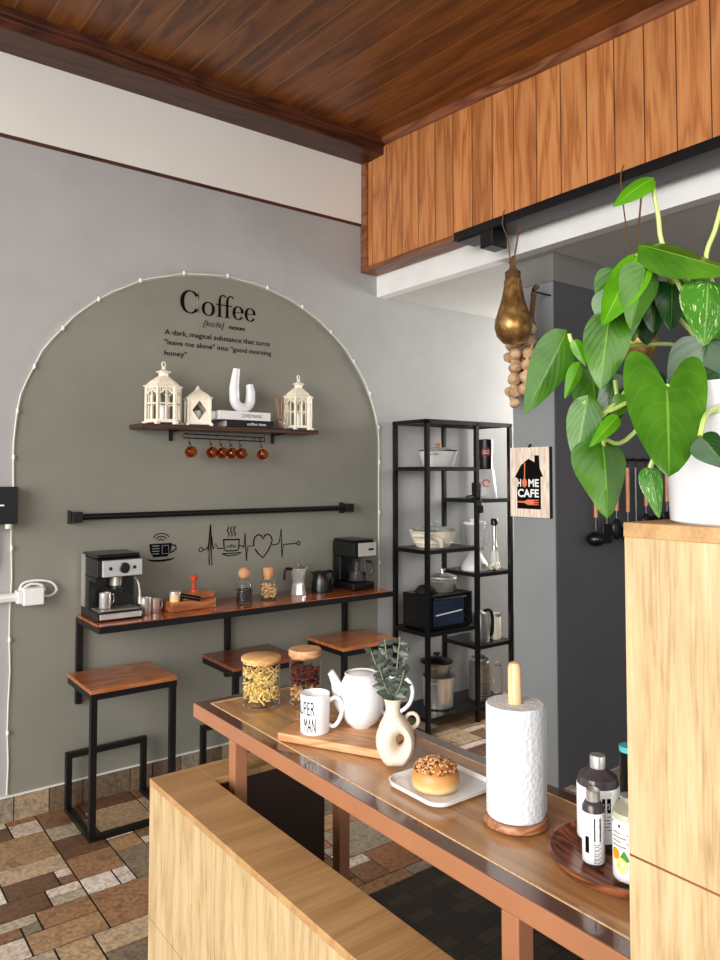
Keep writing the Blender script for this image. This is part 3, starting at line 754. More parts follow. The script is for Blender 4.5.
# ================================================================== COUNTER OBJECTS
t = thing('espresso_machine', 'black and steel espresso machine on the left end of the counter', 'espresso machine', (1.135, 3.575, CZ)); t.scale = (.84, 1.12, .97)
b = MB(); b.box(0, .265, .0, .235, .0, .045); b.build('base', 'black_plastic', t, bevel=.006)
b = MB(); b.box(.012, .253, -.003, .012, .008, .038); b.build('drip_tray_front', 'steel', t, bevel=.004)
b = MB(); b.box(.012, .253, .012, .12, .0455, .05)
for i in range(8): b.box(.02+i*.029, .036+i*.029, .02, .11, .05, .052)
b.build('drip_tray', 'steel_dark', t)
b = MB(); b.box(.0, .265, .12, .235, .045, .21); b.box(0, .02, .03, .12, .19, .21); b.build('back_body', 'black_plastic', t)
b = MB(); b.box(0, .265, .02, .235, .21, .305); b.box(0.004, .261, .03, .23, .305, .325); b.build('head', 'black_plastic', t, bevel=.008)
b = MB(); b.box(.03, .262, .010, .022, .215, .298); fp = b.build('front_panel', 'steel', t, bevel=.003)
b = MB(); b.cyl((0, 0, 0), .027, .014, 24, T=rotT((.155, .011, .257), rx=PI/2)); b.build('dial', 'black_plastic', fp)
for x in (.075, .215):
    b = MB(); b.cyl((0, 0, 0), .009, .006, 12, T=rotT((x, .011, .257), rx=PI/2)); b.build('button', 'black_plastic', fp)
b = MB(); b.cyl((.135, .075, .165), .035, .045, 24); b.build('group_head', 'steel_dark', t)
b = MB(); b.tube([(.135, .06, .155), (.135, -.03, .15)], .009, 8); b.cyl((.135, .075, .145), .033, .02, 24); b.build('portafilter', 'black_plastic', t)
b = MB(); b.tube([(.24, .06, .20), (.25, .03, .17), (.252, .015, .10), (.25, .01, .075)], .006, 8); b.cyl((.25, .012, .07), .011, .035, 12); b.build('steam_wand', 'steel', t)
b = MB(); b.box(-.005, .0, .175, .225, .05, .315); b.build('side_panel', 'steel', t)
def steel_cup(x, y, z, label, r=.028, h=.075, jug=False):
    t = thing('steel_cup', label, 'cup', (x, y, z), .3, 'steel cups by the espresso machine')
    b = MB(); b.lathe([(r*.92, 0), (r, .004), (r, h), (r*.9, h), (r*.88, .006)], n=20); b.build('body', 'steel', t)
    b = MB(); b.tube([(r*.98, 0, h*.85), (r+.018, 0, h*.8), (r+.02, 0, h*.35), (r*.98, 0, h*.2)], .003, 6); b.build('handle', 'steel', t)
steel_cup(1.195, 3.65, CZ+.0515, 'steel cup standing on the drip tray inside the espresso machine', .028, .075)
steel_cup(1.395, 3.64, CZ, 'taller steel cup just right of the espresso machine', .027, .085)
steel_cup(1.45, 3.66, CZ, 'shorter steel cup between the taller cup and the wooden tamping box', .025, .072)
t = thing('tamping_station', 'wooden box tamping station with black portafilter resting in it', 'tamping station', (1.515, 3.60, CZ), .06)
b = MB(); b.box(.0, .255, .0, .12, .0, .05); b.box(.08, .255, .02, .12, .05, .085); b.build('box', 'seat_wood', t, bevel=.005)
b = MB(); b.cyl((.035, .035, .05), .026, .04, 20); b.build('puck_holder', 'beech', t)
b = MB(); b.cyl((.035, .035, .09), .030, .012, 20); b.build('filter_basket', 'steel', t)
b = MB(); b.tube([(.06, .03, .078), (.10, .01, .07), (.155, -.012, .055)], .013, 10); b.build('portafilter_handle', 'black_plastic', t)
t = thing('tamper', 'red-brown wooden handled tamper standing in the tamping box', 'tamper', (1.665, 3.665, CZ+.0852))
b = MB(); b.lathe([(.022, 0), (.022, .012), (.009, .02), (.008, .05), (.02, .068), (.021, .078), (.012, .086)], n=20); b.build('handle', 'copper_red', t)

def jar_small(x, y, lab, fill, ball):
    t = thing('corked_jar', lab, 'jar', (x, y, CZ), 0, 'corked glass jars on the counter'); t.scale = (1.12, 1.12, 1.12)
    b = MB(); b.lathe([(.036, 0), (.04, .004), (.04, .075), (.032, .10), (.026, .112), (.026, .12), (.0235, .12), (.0235, .11), (.03, .097), (.0375, .073), (.0375, .006)], n=24); b.build('glass', 'glass', t)
    b = MB()
    if ball: b.sphere((0, 0, .142), .030)
    else: b.lathe([(.022, .10), (.026, .12), (.028, .155), (.024, .16)], n=20)
    b.build('cork_stopper', 'cork', t)
    b = MB()
    if fill == 'coffee_grounds': b.lathe([(.0368, .0075), (.0368, .066), (.001, .072)], n=24)
    else:
        rnd = random.Random(3)
        for i in range(90):
            r = .034*math.sqrt(rnd.random()); a = rnd.random()*6.28; b.sphere((r*math.cos(a), r*math.sin(a), .013+rnd.random()*.062), .0062, 8, 5, sx=1.4, T=None)
    o = b.build('jar_filling', fill, None); o.location = (x, y, CZ+.001); o.scale = (1.11, 1.11, 1.11)
    tag(o, 'dark ground coffee filling the ball-stoppered jar' if fill == 'coffee_grounds' else 'pale nuts filling the flat-corked jar on the counter', 'jar filling', kind='stuff')
jar_small(1.955, 3.65, 'glass jar with round ball cork and dark contents', 'coffee_grounds', True)
jar_small(2.115, 3.665, 'glass jar with flat cork holding pale nuts', 'nuts', False)
# moka pot
t = thing('moka_pot', 'silver stovetop moka pot with black handle on the counter', 'moka pot', (2.335, 3.70, CZ))
b = MB(); b.lathe([(.045, 0), (.047, .004), (.036, .062), (.034, .068)], n=8, smooth=False); b.build('boiler', 'steel', t)
b = MB(); b.lathe([(.034, .068), (.034, .074), (.046, .15), (.046, .153)], n=8, smooth=False); b.prism([(.035, .13), (.062, .155), (.04, .155)], lambda u, v, d: (u, d, v), -.012, .012); b.build('jug', 'steel', t)
b = MB(); b.lathe([(.046, .153), (.02, .168), (.006, .17), (.006, .178), (.009, .182), (.001, .186)], n=16); b.build('lid', 'steel_dark', t)
b = MB(); b.tube([(-.044, 0, .15), (-.075, 0, .155), (-.09, 0, .14), (-.095, 0, .09)], .009, 8); b.build('handle', 'black_plastic', t)
# black pitcher
t = thing('black_kettle', 'black milk pitcher kettle between moka pot and drip coffee maker', 'kettle', (2.50, 3.70, CZ))
b = MB(); b.lathe([(.06, 0), (.062, .006), (.055, .07), (.045, .11), (.035, .125), (.001, .128)], n=24); b.prism([(-.04, .09), (-.075, .125), (-.04, .12)], lambda u, v, d: (u, d, v), -.012, .012); b.build('body', 'black_plastic', t)
b = MB(); b.tube([(.035, 0, .118), (.07, 0, .115), (.085, 0, .08), (.07, 0, .035), (.056, 0, .03)], .008, 8); b.build('handle', 'black_plastic', t)
# drip coffee maker
t = thing('drip_coffee_maker', 'black drip coffee maker with steel band on the right end of the counter', 'coffee maker', (2.665, 3.60, CZ)); t.scale = (.88, 1, 1)
b = MB(); b.box(-.005, .185, .0, .22, 0, .045); b.box(-.005, .185, .14, .22, .045, .2); b.build('body', 'black_plastic', t, bevel=.01)
b = MB(); b.box(-.005, .185, -.005, .22, .2, .29); b.box(.0, .18, .0, .215, .29, .305); b.build('head', 'black_plastic', t, bevel=.008)
b = MB(); b.box(.035, .187, -.009, -.003, .205, .285); b.build('steel_panel', 'steel_bright', t)
b = MB(); b.box(.12, .165, -.0105, -.009, .238, .25); b.build('badge', 'ink_soft', t)
b = MB(); b.lathe([(.05, .048), (.062, .06), (.062, .12), (.042, .165), (.045, .18), (.042, .18), (.039, .164), (.059, .12), (.059, .06)], (.09, .07, 0), 24); b.build('carafe', 'glass', t)
b = MB(); b.lathe([(.0575, .052), (.058, .10), (.001, .101)], (.09, .07, 0), 24); b.build('coffee', 'coffee_grounds', t)
b = MB(); b.tube([(.14, .04, .165), (.17, .02, .16), (.175, .015, .11), (.15, .03, .08)], .008, 8); b.build('carafe_handle', 'black_plastic', t)

# ================================================================== METAL RACK
t = thing('metal_rack', 'tall black metal rack with staggered shelves for pots and appliances', 'rack', (3.16, 3.49, 0))
X0, X1, X2, Y1 = 0, .445, .775, .315; s = .026
for x in (X0, X1, X2):
    for y in (0, Y1):
        b = MB(); b.box(x, x+s, y, y+s, 0, 1.985); b.build('post', 'black_metal', t)
b = MB(); b.box(0, X2+s, 0, s, 1.97, 1.995); b.box(0, X2+s, Y1, Y1+s, 1.97, 1.995)
for x in (X0, X1, X2): b.box(x, x+s, s, Y1, 1.97, 1.995)
b.build('top_frame', 'black_metal', t)
b = MB(); b.box(.03, X2, .03, Y1, 1.975, 1.988); b.build('shelf', 'black_matte', t)
LS = [1.69, 1.16, .64, .11]; RS = [1.475, .98, .50, .10]
for z in LS:
    b = MB(); b.box(X0+.001, X1+s-.001, .001, Y1+s-.001, z-.026, z); b.build('shelf', 'black_metal', t, bevel=.001)
for z in RS:
    b = MB(); b.box(X1+.002, X2+s-.001, .001, Y1+s-.001, z-.026, z); b.build('shelf', 'black_metal', t, bevel=.001)
RX, RY = 3.16, 3.49
def pot(name, label, cat, x, y, z, r, h, body, lidm, handles=True, flare=1.0, lid=True, group=None):
    t = thing(name, label, cat, (x, y, z), .5, group)
    b = MB(); b.lathe([(r*.82/flare, 0), (r*.9/flare, .008), (r, h), (r*1.03, h+.004), (r*.97, h+.004), (r*.86/flare, .012)], n=32); b.build('body', body, t)
    if lid:
        b = MB(); b.lathe([(r*1.01, h+.004), (r*.98, h+.012), (r*.5, h+.03), (.001, h+.034)], n=32); lo = b.build('lid', lidm, t)
        b = MB(); b.lathe([(.012, h+.032), (.010, h+.045), (.022, h+.052), (.022, h+.062), (.001, h+.066)], n=16); b.build('lid_knob', lidm if lidm != 'glass' else 'cork', lo)
    if handles:
        for sgn in (-1, 1):
            b = MB(); b.tube([(sgn*r*.97, -.03, h*.85), (sgn*(r+.028), -.026, h*.9), (sgn*(r+.03), .026, h*.9), (sgn*r*.97, .03, h*.85)], .006, 8); b.build('handle', body, t)
    return t
pot('cooking_pot', 'white lidded pot with side handles on the top left rack shelf', 'pot', 3.41, 3.655, 1.69, .132, .10, 'white_plastic', 'glass', flare=1.15)
t = thing('basket_bowl', 'cream ribbed bowl with glass lid and beige cloth handle on the second rack shelf', 'bowl', (3.37, 3.665, 1.16), 0); t.scale = (1.14, 1.1, 1.05)
b = MB(); b.lathe([(.095, 0), (.10, .006), (.125, .05), (.14, .10), (.144, .104), (.136, .1), (.118, .05), (.094, .01)], n=36); 
for z in (.025, .045, .065): b.lathe([(.106+z*.25, z), (.113+z*.25, z+.004), (.107+z*.27, z+.009)], n=36)
b.build('bowl', 'cream_metal', t)
b = MB(); b.lathe([(.138, .104), (.13, .112), (.07, .128), (.001, .132)], n=32); b.build('lid', 'glass', t)
b = MB(); b.lathe([(.028, .13), (.028, .15), (.022, .17), (.001, .172)], n=16); b.build('knob', 'glass_blue', t)
b = MB(); b.tube([(-.19, -.04, .085), (-.13, -.10, .08), (-.07, -.135, .055), (-.05, -.13, .012)], .013, 8); b.build('cloth_strip', 'ceramic_beige', t)
# toaster oven
t = thing('toaster_oven', 'black toaster oven with glass door on the third rack shelf', 'oven', (3.20, 3.505, .64))
b = MB(); b.box(0, .385, .012, .27, .008, .225)
for x in (.01, .35):
    for y in (.02, .24): b.box(x, x+.02, y, y+.02, 0, .008)
b.build('housing', 'black_plastic', t, bevel=.006)
b = MB(); b.box(.03, .30, .004, .012, .03, .20); dg_ = b.build('door', plain('oven_glass', (40, 50, 70), .08, .2, .3, 5), t, bevel=.002)
b = MB(); b.bar((.05, .002, .10), (.28, .002, .115), .006); b.build('wire_rack', 'white_plastic', dg_)
b = MB(); b.tube([(.05, .006, .205), (.05, -.018, .205), (.28, -.018, .205), (.28, .006, .205)], .006, 8); b.build('door_handle', 'black_metal', dg_)
for z in (.06, .115, .17):
    b = MB(); b.cyl((0, 0, 0), .018, .016, 16, T=rotT((.345, .012, z), rx=PI/2)); b.build('knob', 'black_metal', t)
pot('saucepan', 'shiny steel lidded saucepan on top of the toaster oven', 'saucepan', 3.43, 3.64, .8655, .098, .085, 'steel', 'steel')
t = thing('black_trivet', 'dark folded trivet beside the saucepan on the toaster oven', 'trivet', (3.265, 3.64, .8655), .3)
b = MB(); b.lathe([(.06, 0), (.065, .01), (.05, .03), (.03, .05), (.001, .055)], n=14); b.build('cloth', 'black_matte', t, bevel=.002)
pot('stock_pot', 'tall steel stock pot on the bottom left rack shelf', 'pot', 3.40, 3.65, .11, .108, .20, 'steel', 'steel', lid=False)
t = pot('steel_pan', 'steel pan with dark rim stacked on the stock pot', 'pan', 3.385, 3.65, .315, .108, .085, 'steel_dark', 'black_metal', flare=1.2)
# right column
t = thing('food_chopper', 'white food chopper with dark cup and red round badge on the upper right shelf', 'food processor', (3.825, 3.61, 1.475)); t.scale = (1.12, 1.12, 1.22)
b = MB(); b.lathe([(.066, 0), (.068, .01), (.05, .16), (.045, .165)], n=28); b.build('motor_base', 'white_plastic', t)
b = MB(); b.lathe([(.044, .165), (.042, .17), (.044, .30), (.044, .335), (.001, .34)], n=28); b.build('cup', 'black_plastic', t)
def wrap(r, a_c, c=(0, 0)):
    return lambda u, v, o: (c[0]+(r+o)*math.cos(a_c+u/r), c[1]+(r+o)*math.sin(a_c+u/r), v)
CAMA = lambda x, y: math.atan2(-y, -x)     # direction from an object back to the camera side
b = MB(); f = wrap(.0448, CAMA(3.825, 3.61)); b.prism([(.028*math.cos(a), .262+.028*math.sin(a)) for a in [2*PI*i/20 for i in range(20)]], f, .0, .0012); b.build('red_badge', 'red_badge', t)
b = MB(); 
for dv in (.008, 0, -.008): b.stroke([(-.018, .262+dv, .0035), (.0, .262+dv, .0035), (.018, .262+dv, .0035)], f, .0018)
b.build('badge_print', 'label_white', t)
b = MB(); f = wrap(.0600, CAMA(3.825, 3.61)); b.stroke([(.020*math.cos(a), .085+.020*math.sin(a), .009) for a in [2*PI*i/16 for i in range(15)]], f, .0012); b.build('ring_mark', 'salmon', t)
b = MB(); b.tube([(-.05, .0, .01), (-.10, .03, .012), (-.15, .02, .008), (-.12, -.03, .008), (-.17, -.06, .008), (-.18, -.10, .006), (-.18, -.122, .0), (-.18, -.124, -.035)], .006, 8); b.box(-.195, -.165, -.132, -.114, -.075, -.035); b.build('power_cord', 'black_plastic', t)
b = MB(); b.box(-.11, -.075, -.02, .02, 0, .09); b.build('spare_blade', 'black_plastic', t, bevel=.004)
t = thing('wire_whisk', 'steel wire whisk head standing right of the food chopper', 'whisk', (3.925, 3.66, 1.475)); t.scale = (.7, .7, 1)
b = MB()
for k in range(5):
    a = k*PI/5; b.tube([(.03*math.sin(th)*math.cos(a), .03*math.sin(th)*math.sin(a), .055-.055*math.cos(th)) for th in [PI*i/10 for i in range(11)]], .0018, 5)
b.cyl((0, 0, .10), .007, .05, 10); b.build('wires', 'steel_dark', t)
t = thing('blender', 'white based blender with clear glass jug on the middle right shelf', 'blender', (3.74, 3.64, .98)); t.scale = (1.12, 1.12, 1.05)
b = MB(); b.lathe([(.085, 0), (.088, .01), (.075, .05), (.05, .09), (.04, .12), (.042, .13)], n=28); b.build('base', 'white_plastic', t)
b = MB(); b.lathe([(.045, .13), (.055, .14), (.068, .30), (.066, .30), (.052, .145)], n=28); b.build('jug', 'glass', t)
b = MB(); b.lathe([(.069, .30), (.069, .318), (.03, .32), (.03, .335), (.001, .336)], n=24); b.build('lid', 'white_plastic', t)
b = MB(); b.tube([(.064, -.02, .28), (.10, -.03, .28), (.105, -.03, .20), (.06, -.02, .16)], .007, 8); b.build('jug_handle', 'glass_blue', t)
b = MB(); b.cyl((0, 0, 0), .018, .01, 16, T=rotT((-.01, -.078, .035), rx=PI/2)); b.build('dial', 'steel', t)
t = thing('hand_blender', 'white and black hand blender standing at the right post of the middle shelf', 'hand blender', (3.895, 3.60, .98))
b = MB(); b.lathe([(.035, 0), (.03, .04), (.024, .10), (.02, .13)], n=20); b.build('handle', 'white_plastic', t)
b = MB(); b.lathe([(.02, .13), (.02, .16), (.014, .17), (.014, .30)], n=16); b.build('shaft', 'steel', t)
b = MB(); b.lathe([(.014, .30), (.026, .31), (.026, .34), (.02, .35)], n=16); b.build('head', 'black_plastic', t)
t = thing('cloth_bundle', 'crumpled pale cloth bundle beside the blender base', 'cloth', (3.835, 3.535, .98), .2)
b = MB(); rnd = random.Random(5)
for i in range(9): b.sphere((rnd.uniform(-.045, .045), rnd.uniform(-.015, .02), .016+rnd.uniform(0, .022)), .018, 10, 6, sx=1.4)
b.build('cloth', 'cream_metal', t)
t = thing('electric_kettle', 'steel electric kettle with black handle on the lower right shelf', 'kettle', (3.74, 3.60, .50))
b = MB(); b.lathe([(.065, 0), (.07, .01), (.062, .12), (.048, .19), (.02, .205), (.001, .208)], n=28); b.build('body', 'steel', t)
b = MB(); b.tube([(.03, -.01, .20), (.075, -.02, .205), (.10, -.025, .16), (.095, -.025, .05), (.065, -.02, .03)], .012, 8); b.build('handle', 'black_plastic', t)
t = thing('white_canister', 'pale canister at the right end of the lower right shelf', 'canister', (3.88, 3.59, .50))
b = MB(); b.lathe([(.04, 0), (.042, .006), (.042, .15), (.04, .155)], n=24); b.build('body', 'cream_metal', t)
b = MB(); b.lathe([(.043, .155), (.043, .175), (.001, .178)], n=24); b.build('lid', 'steel', t)
t = thing('ribbed_canister', 'large ribbed steel canister on the bottom right shelf', 'canister', (3.76, 3.62, .10))
b = MB(); prof = [(.07, 0)]
for i in range(12): prof += [(.072, .01+i*.02), (.076, .02+i*.02)]
prof += [(.07, .255), (.06, .265)]; b.lathe(prof, n=28); b.build('body', 'steel_dark', t)
b = MB(); b.lathe([(.062, .265), (.06, .285), (.03, .295), (.001, .297)], n=24); b.build('lid', 'steel', t)
b = MB(); b.lathe([(.03, 0), (.03, .21), (.02, .22), (.02, .24), (.001, .242)], n=16); o = b.build('glass_bottle', 'glass', None); o.location = (3.885, 3.57, .10)
tag(o, 'slim clear bottle right of the ribbed canister on the bottom shelf', 'bottle')

# ================================================================== SIGN, UTENSILS, HANGING THINGS
t = thing('cafe_sign', 'wooden HOME CAFE sign with black house print hung on the grey wall end', 'sign', (3.165, 2.662, 1.60))
fnS = lambda u, v, o: (-.008-o, -u, v)      # u runs to the right as seen from the room
b = MB(); b.box(-.008, .011, -.135, .135, -.19, .19); b.build('board', 'sign_wood', t, bevel=.001)
b = MB(); b.box(-.008, .011, -.141, -.135, -.19, .19); b.build('side_edge', 'black_matte', t)
b = MB(); b.prism([(-.085, -.145), (.078, -.145), (.078, .02), (.098, -.02), (.078, -.02), (.078, .02), (.095, .02), (.075, .055), (.068, .10), (.068, .145), (.038, .145), (.038, .112), (.0, .128), (-.05, .10), (-.07, .06), (-.10, .025), (-.085, .02)][:3]+[(.078, .03), (.095, .03), (.072, .075), (.068, .145), (.038, .145), (.038, .108), (-.005, .128), (-.055, .095), (-.102, .025), (-.085, .025)], fnS, 0, .0012); b.build('house_print', 'ink', t)
b = MB(); put_text(b, 'H', -.082, -.025, .026, .042, fnS, .0018, bold=.03); put_text(b, 'ME', -.005, -.025, .072, .042, fnS, .0018, bold=.03); put_text(b, 'CAFE', -.08, -.082, .146, .045, fnS, .0018, bold=.03); b.build('words', 'label_white', t)
b = MB(); b.prism([(-.032+.017*math.cos(a), -.004+.024*math.sin(a)) for a in [2*PI*i/20 for i in range(20)]], fnS, .0014, .002)
b.stroke([(-.032, .02, .008), (-.03, .06, .006), (-.03, .105, .009)], fnS, .002)
b.stroke([(-.085, -.108, .008), (-.03, -.108, .01)], fnS, .002); b.prism([(-.03, -.115), (-.01, -.123), (.065, -.123), (.065, -.119), (.03, -.118), (.03, -.113), (.065, -.112), (.065, -.106), (.03, -.105), (.03, -.10), (.065, -.099), (.065, -.094), (-.01, -.094), (-.03, -.101)], fnS, .0014, .002); b.build('cutlery_print', 'salmon', t)
b = MB(); b.tube([(-.01, 0, .19), (.005, 0, .205)], .006, 8); b.build('hook', 'black_metal', t)

t = thing('utensil_rail', 'black rail for kitchen utensils on the dark wall behind the plant', 'rail', (3.40, 2.46, 1.725))
b = MB(); b.tube([(.0, 0, 0), (1.1, 0, 0)], .007, 8)
for x in (.02, 1.08): b.tube([(x, 0, 0), (x, .042, 0)], .006, 8)
b.build('rod', 'black_metal', t)
def utensil(x, kind, label, hl, wood_=True):
    t = thing(kind, label, 'utensil', (x, 2.435, 1.70), 0, 'kitchen utensils hanging on the dark wall')
    b = MB(); b.tube([(0, .02, .018), (0, .022, .03), (0, .012, .034), (0, 0, .02), (0, 0, 0), (0, 0, -.02)], .003, 6); b.build('hook', 'black_metal', t)
    b = MB(); b.tube([(0, 0, -.02), (0, 0, -.02-hl)], .011, 8); b.build('handle', 'handle_wood' if wood_ else 'black_plastic', t)
    zz = -.02-hl; b = MB()
    if kind == 'ladle': b.tube([(0, 0, zz), (0, 0, zz-.07)], .008, 8); b.sphere((-.02, -.01, zz-.115), .05, 16, 8, sz=.8)
    elif kind == 'spatula': b.tube([(0, 0, zz), (0, 0, zz-.06)], .008, 8); b.box(-.04, .04, -.003, .003, zz-.165, zz-.06)
    else: b.tube([(0, 0, zz), (0, 0, zz-.05)], .008, 8); b.sphere((0, 0, zz-.1), .05, 14, 8, sx=.8, sy=.3, sz=1.2)
    b.build('head', 'black_plastic', t, bevel=.002 if kind == 'spatula' else 0)
utensil(3.43, 'ladle', 'black ladle with wooden handle, leftmost on the utensil rail', .27)
utensil(3.53, 'spatula', 'black spatula with wooden handle, right of the ladle', .25)
utensil(3.62, 'serving_spoon', 'black serving spoon with wooden handle, third from the left', .24)
utensil(3.728, 'ladle', 'black ladle, fourth on the rail, partly behind the oak unit', .25)
utensil(3.81, 'spatula', 'all black spatula seen just below the big leaf', .25, False)
utensil(3.91, 'serving_spoon', 'brown handled spoon right of the all black spatula', .22)
utensil(4.02, 'ladle', 'all black ladle next to the small variegated leaf', .2, False)
utensil(4.13, 'spatula', 'black spatula beside the plant pot edge', .2)

t = thing('ceiling_rail', 'thick black metal rail fixed under the timber cladding', 'rail', (2.85, 2.87, 2.93))
b = MB(); b.box(-.03, .13, -3.6, .02, -.014, .034); b.build('rail', 'black_metal', t, bevel=.002)
b = MB(); b.box(-.025, .09, -.26, -.17, -.10, .0); b.box(-.02, .10, -.20, .01, -.02, .0); b.build('end_bracket', 'black_metal', t, bevel=.006)

def gourd(x, y, ztop, zbot, label):
    h = ztop-zbot; t = thing('hanging_gourd', label, 'gourd', (x, y, zbot))
    R = .094
    b = MB(); b.lathe([(.001, 0), (R*.55, .012*h/.43), (R*.88, .05*h/.43), (R, .10*h/.43), (R*.97, .14*h/.43), (R*.80, .20*h/.43), (R*.62, .26*h/.43), (R*.52, .32*h/.43), (R*.46, .37*h/.43), (R*.40, .385*h/.43)], n=36); b.build('body', 'gourd', t)
    b = MB(); b.lathe([(R*.36, .375*h/.43), (R*.40, .385*h/.43), (R*.38, .42*h/.43), (R*.2, .44*h/.43), (R*.1, .47*h/.43)], n=16)
    for k in range(4): b.lathe([(R*.37, (.385+k*.01)*h/.43), (R*.43, (.389+k*.01)*h/.43), (R*.37, (.394+k*.01)*h/.43)], n=16)
    b.build('collar', 'rope', t)
    top = 2.985-zbot; b = MB()
    b.tube([(0, .012, h), (-.0, .03, h+.16), (-.035, .035, top-.07), (-.035, .02, top)], .0035, 6)
    b.tube([(0, -.012, h), (.004, -.01, h+.08), (.01, -.04, top-.09)], .0045, 6)
    b.tube([(.006*math.sin(k), .006*math.cos(k), h-.02+.012*k) for k in range(9)], .006, 6); b.build('cord', 'rope', t)
    return t
gourd(2.85, 2.497, 2.675, 2.295, 'gilded bottle gourd hanging from the black rail beside the garlic')
gourd(2.85, 1.815, 2.52, 2.12, 'second gilded gourd hanging mostly hidden behind the plant leaves')

t = thing('garlic_braid', 'braid of dried garlic bulbs hanging against the grey wall end', 'garlic braid', (3.05, 2.557, 2.0))
b = MB(); b.tube([(0, -.03, .60), (0, -.02, .54), (.0, -.01, .46), (0, -.02, .40)], .014, 8); b.tube([(0, -.06, .625), (0, -.03, .605), (0, -.01, .585)], .008, 6)
b.tube([(0, -.03, .44), (0, .02, .3), (0, .06, .16), (0, .10, .05)], .010, 6); b.tube([(.0, .0, .4), (0, -.04, .25), (0, -.07, .1)], .010, 6); b.build('braided_stalk', 'rope', t)
b = MB(); b.tube([(.128, -.035, .60), (.03, -.035, .60), (-.02, -.035, .605), (-.02, -.06, .63)], .005, 6); b.build('hook', 'black_metal', t)
def bulb(y, z, x, r):
    b = MB(); tlt = random.uniform(-.7, .7)
    n = 14; prof = [(.001, -r*.85), (r*.55, -r*.8), (r*.95, -r*.25), (r, .1*r), (r*.8, r*.55), (r*.35, r*.9), (r*.16, r*1.25), (r*.1, r*1.6)]
    vs = []; fs = []
    for pr_, z_ in prof:
        for i in range(n): a = 2*PI*i/n; k = 1+.05*math.cos(6*a); vs.append((pr_*k*math.cos(a), pr_*k*math.sin(a), z_))
    for j in range(len(prof)-1):
        for i in range(n): fs.append((j*n+i, j*n+(i+1) % n, (j+1)*n+(i+1) % n, (j+1)*n+i))
    b.add(vs, fs, 0, True, rotT((x, y, z), rx=tlt, ry=random.uniform(-.6, .4))); b.build('garlic_bulb', 'garlic', t)
# three strands: right, middle, left (y decreases to the right)
for i in range(6): bulb(-.035-.004*math.sin(i)+ .008*i, .40-.062*i, -.04, .034)
for i in range(5): bulb(.045+.004*i, .345-.066*i, -.05-.01*(i % 2), .036)
for i in range(6): bulb(.125-.003*i+.02*math.sin(i*2), .335-.062*i, -.01, .03)
for i in range(4): bulb(.085-.03*(i % 2), .36-.09*i, .02, .032)

# ================================================================== TABLE OBJECTS
t = thing('pasta_jar', 'wide glass jar with bamboo lid filled with yellow snacks', 'jar', (.964, 1.706, TZ+.0025))
b = MB(); b.lathe([(.046, 0), (.0495, .004), (.0495, .112), (.0475, .112), (.0475, .006), (.001, .005)], n=40); b.build('glass', 'glass', t)
b = MB(); b.lathe([(.047, .108), (.047, .114), (.0515, .114), (.0515, .1215), (.049, .1235), (.001, .124)], n=40); b.build('lid', 'bamboo', t)
b = MB(); rnd = random.Random(11)
for i in range(330):
    r = .041*math.sqrt(rnd.random()) if i % 3 else .0415; a = rnd.random()*6.28; z = .012+rnd.random()*.083; c = Vector((r*math.cos(a), r*math.sin(a), z))
    d = Vector((rnd.uniform(-1, 1), rnd.uniform(-1, 1), rnd.uniform(-1, 1))).normalized()*.0062; e = d.cross(Vector((0, 0, 1)))*.6
    b.tube([c-d, c+e, c+d], .0021, 5)
o = b.build('yellow_snacks', 'pasta'); o.location = (.964, 1.706, TZ+.0025); tag(o, 'yellow curled snacks filling the wide glass jar on the table', 'snacks', kind='stuff')
t = thing('bean_jar', 'taller glass jar with pale wooden lid holding dark red beans', 'jar', (1.064, 1.651, TZ+.0025))
b = MB(); b.lathe([(.038, 0), (.0415, .004), (.0415, .120), (.0395, .120), (.0395, .006), (.001, .005)], n=40); b.build('glass', 'glass', t)
b = MB(); b.lathe([(.0395, .116), (.0395, .122), (.0435, .1225), (.0435, .135), (.041, .1385), (.001, .139)], n=40); b.build('lid', 'board_wood', t)
b = MB()
for i in range(230):
    r = .034*math.sqrt(rnd.random()) if i % 3 else .034; a = rnd.random()*6.28; z = .045+rnd.random()*.044
    b.sphere((r*math.cos(a), r*math.sin(a), z), .0045, 8, 5, sx=1.3, sz=.8)
o = b.build('red_beans', 'beans'); o.location = (1.064, 1.651, TZ+.0025); tag(o, 'dark red beans in the upper part of the taller glass jar', 'beans', kind='stuff')
b = MB()
for i in range(150):
    r = .034*math.sqrt(rnd.random()) if i % 3 else .034; a = rnd.random()*6.28; z = .011+rnd.random()*.032
    b.sphere((r*math.cos(a), r*math.sin(a), z), .0045, 8, 5, sx=1.3, sz=.8)
o = b.build('pale_nuts', 'nuts'); o.location = (1.064, 1.651, TZ+.0025); tag(o, 'pale nuts layer at the bottom of the taller glass jar', 'nuts', kind='stuff')

t = thing('cutting_board', 'light wooden cutting board under the mug and teapot', 'cutting board', (.862, 1.452, TZ+.0025), math.atan2(-.153, .080))
b = MB(); b.box(0, .27, 0, .165, 0, .018); b.build('board', 'board_wood', t, bevel=.003)
BZ = TZ+.0025+.0182
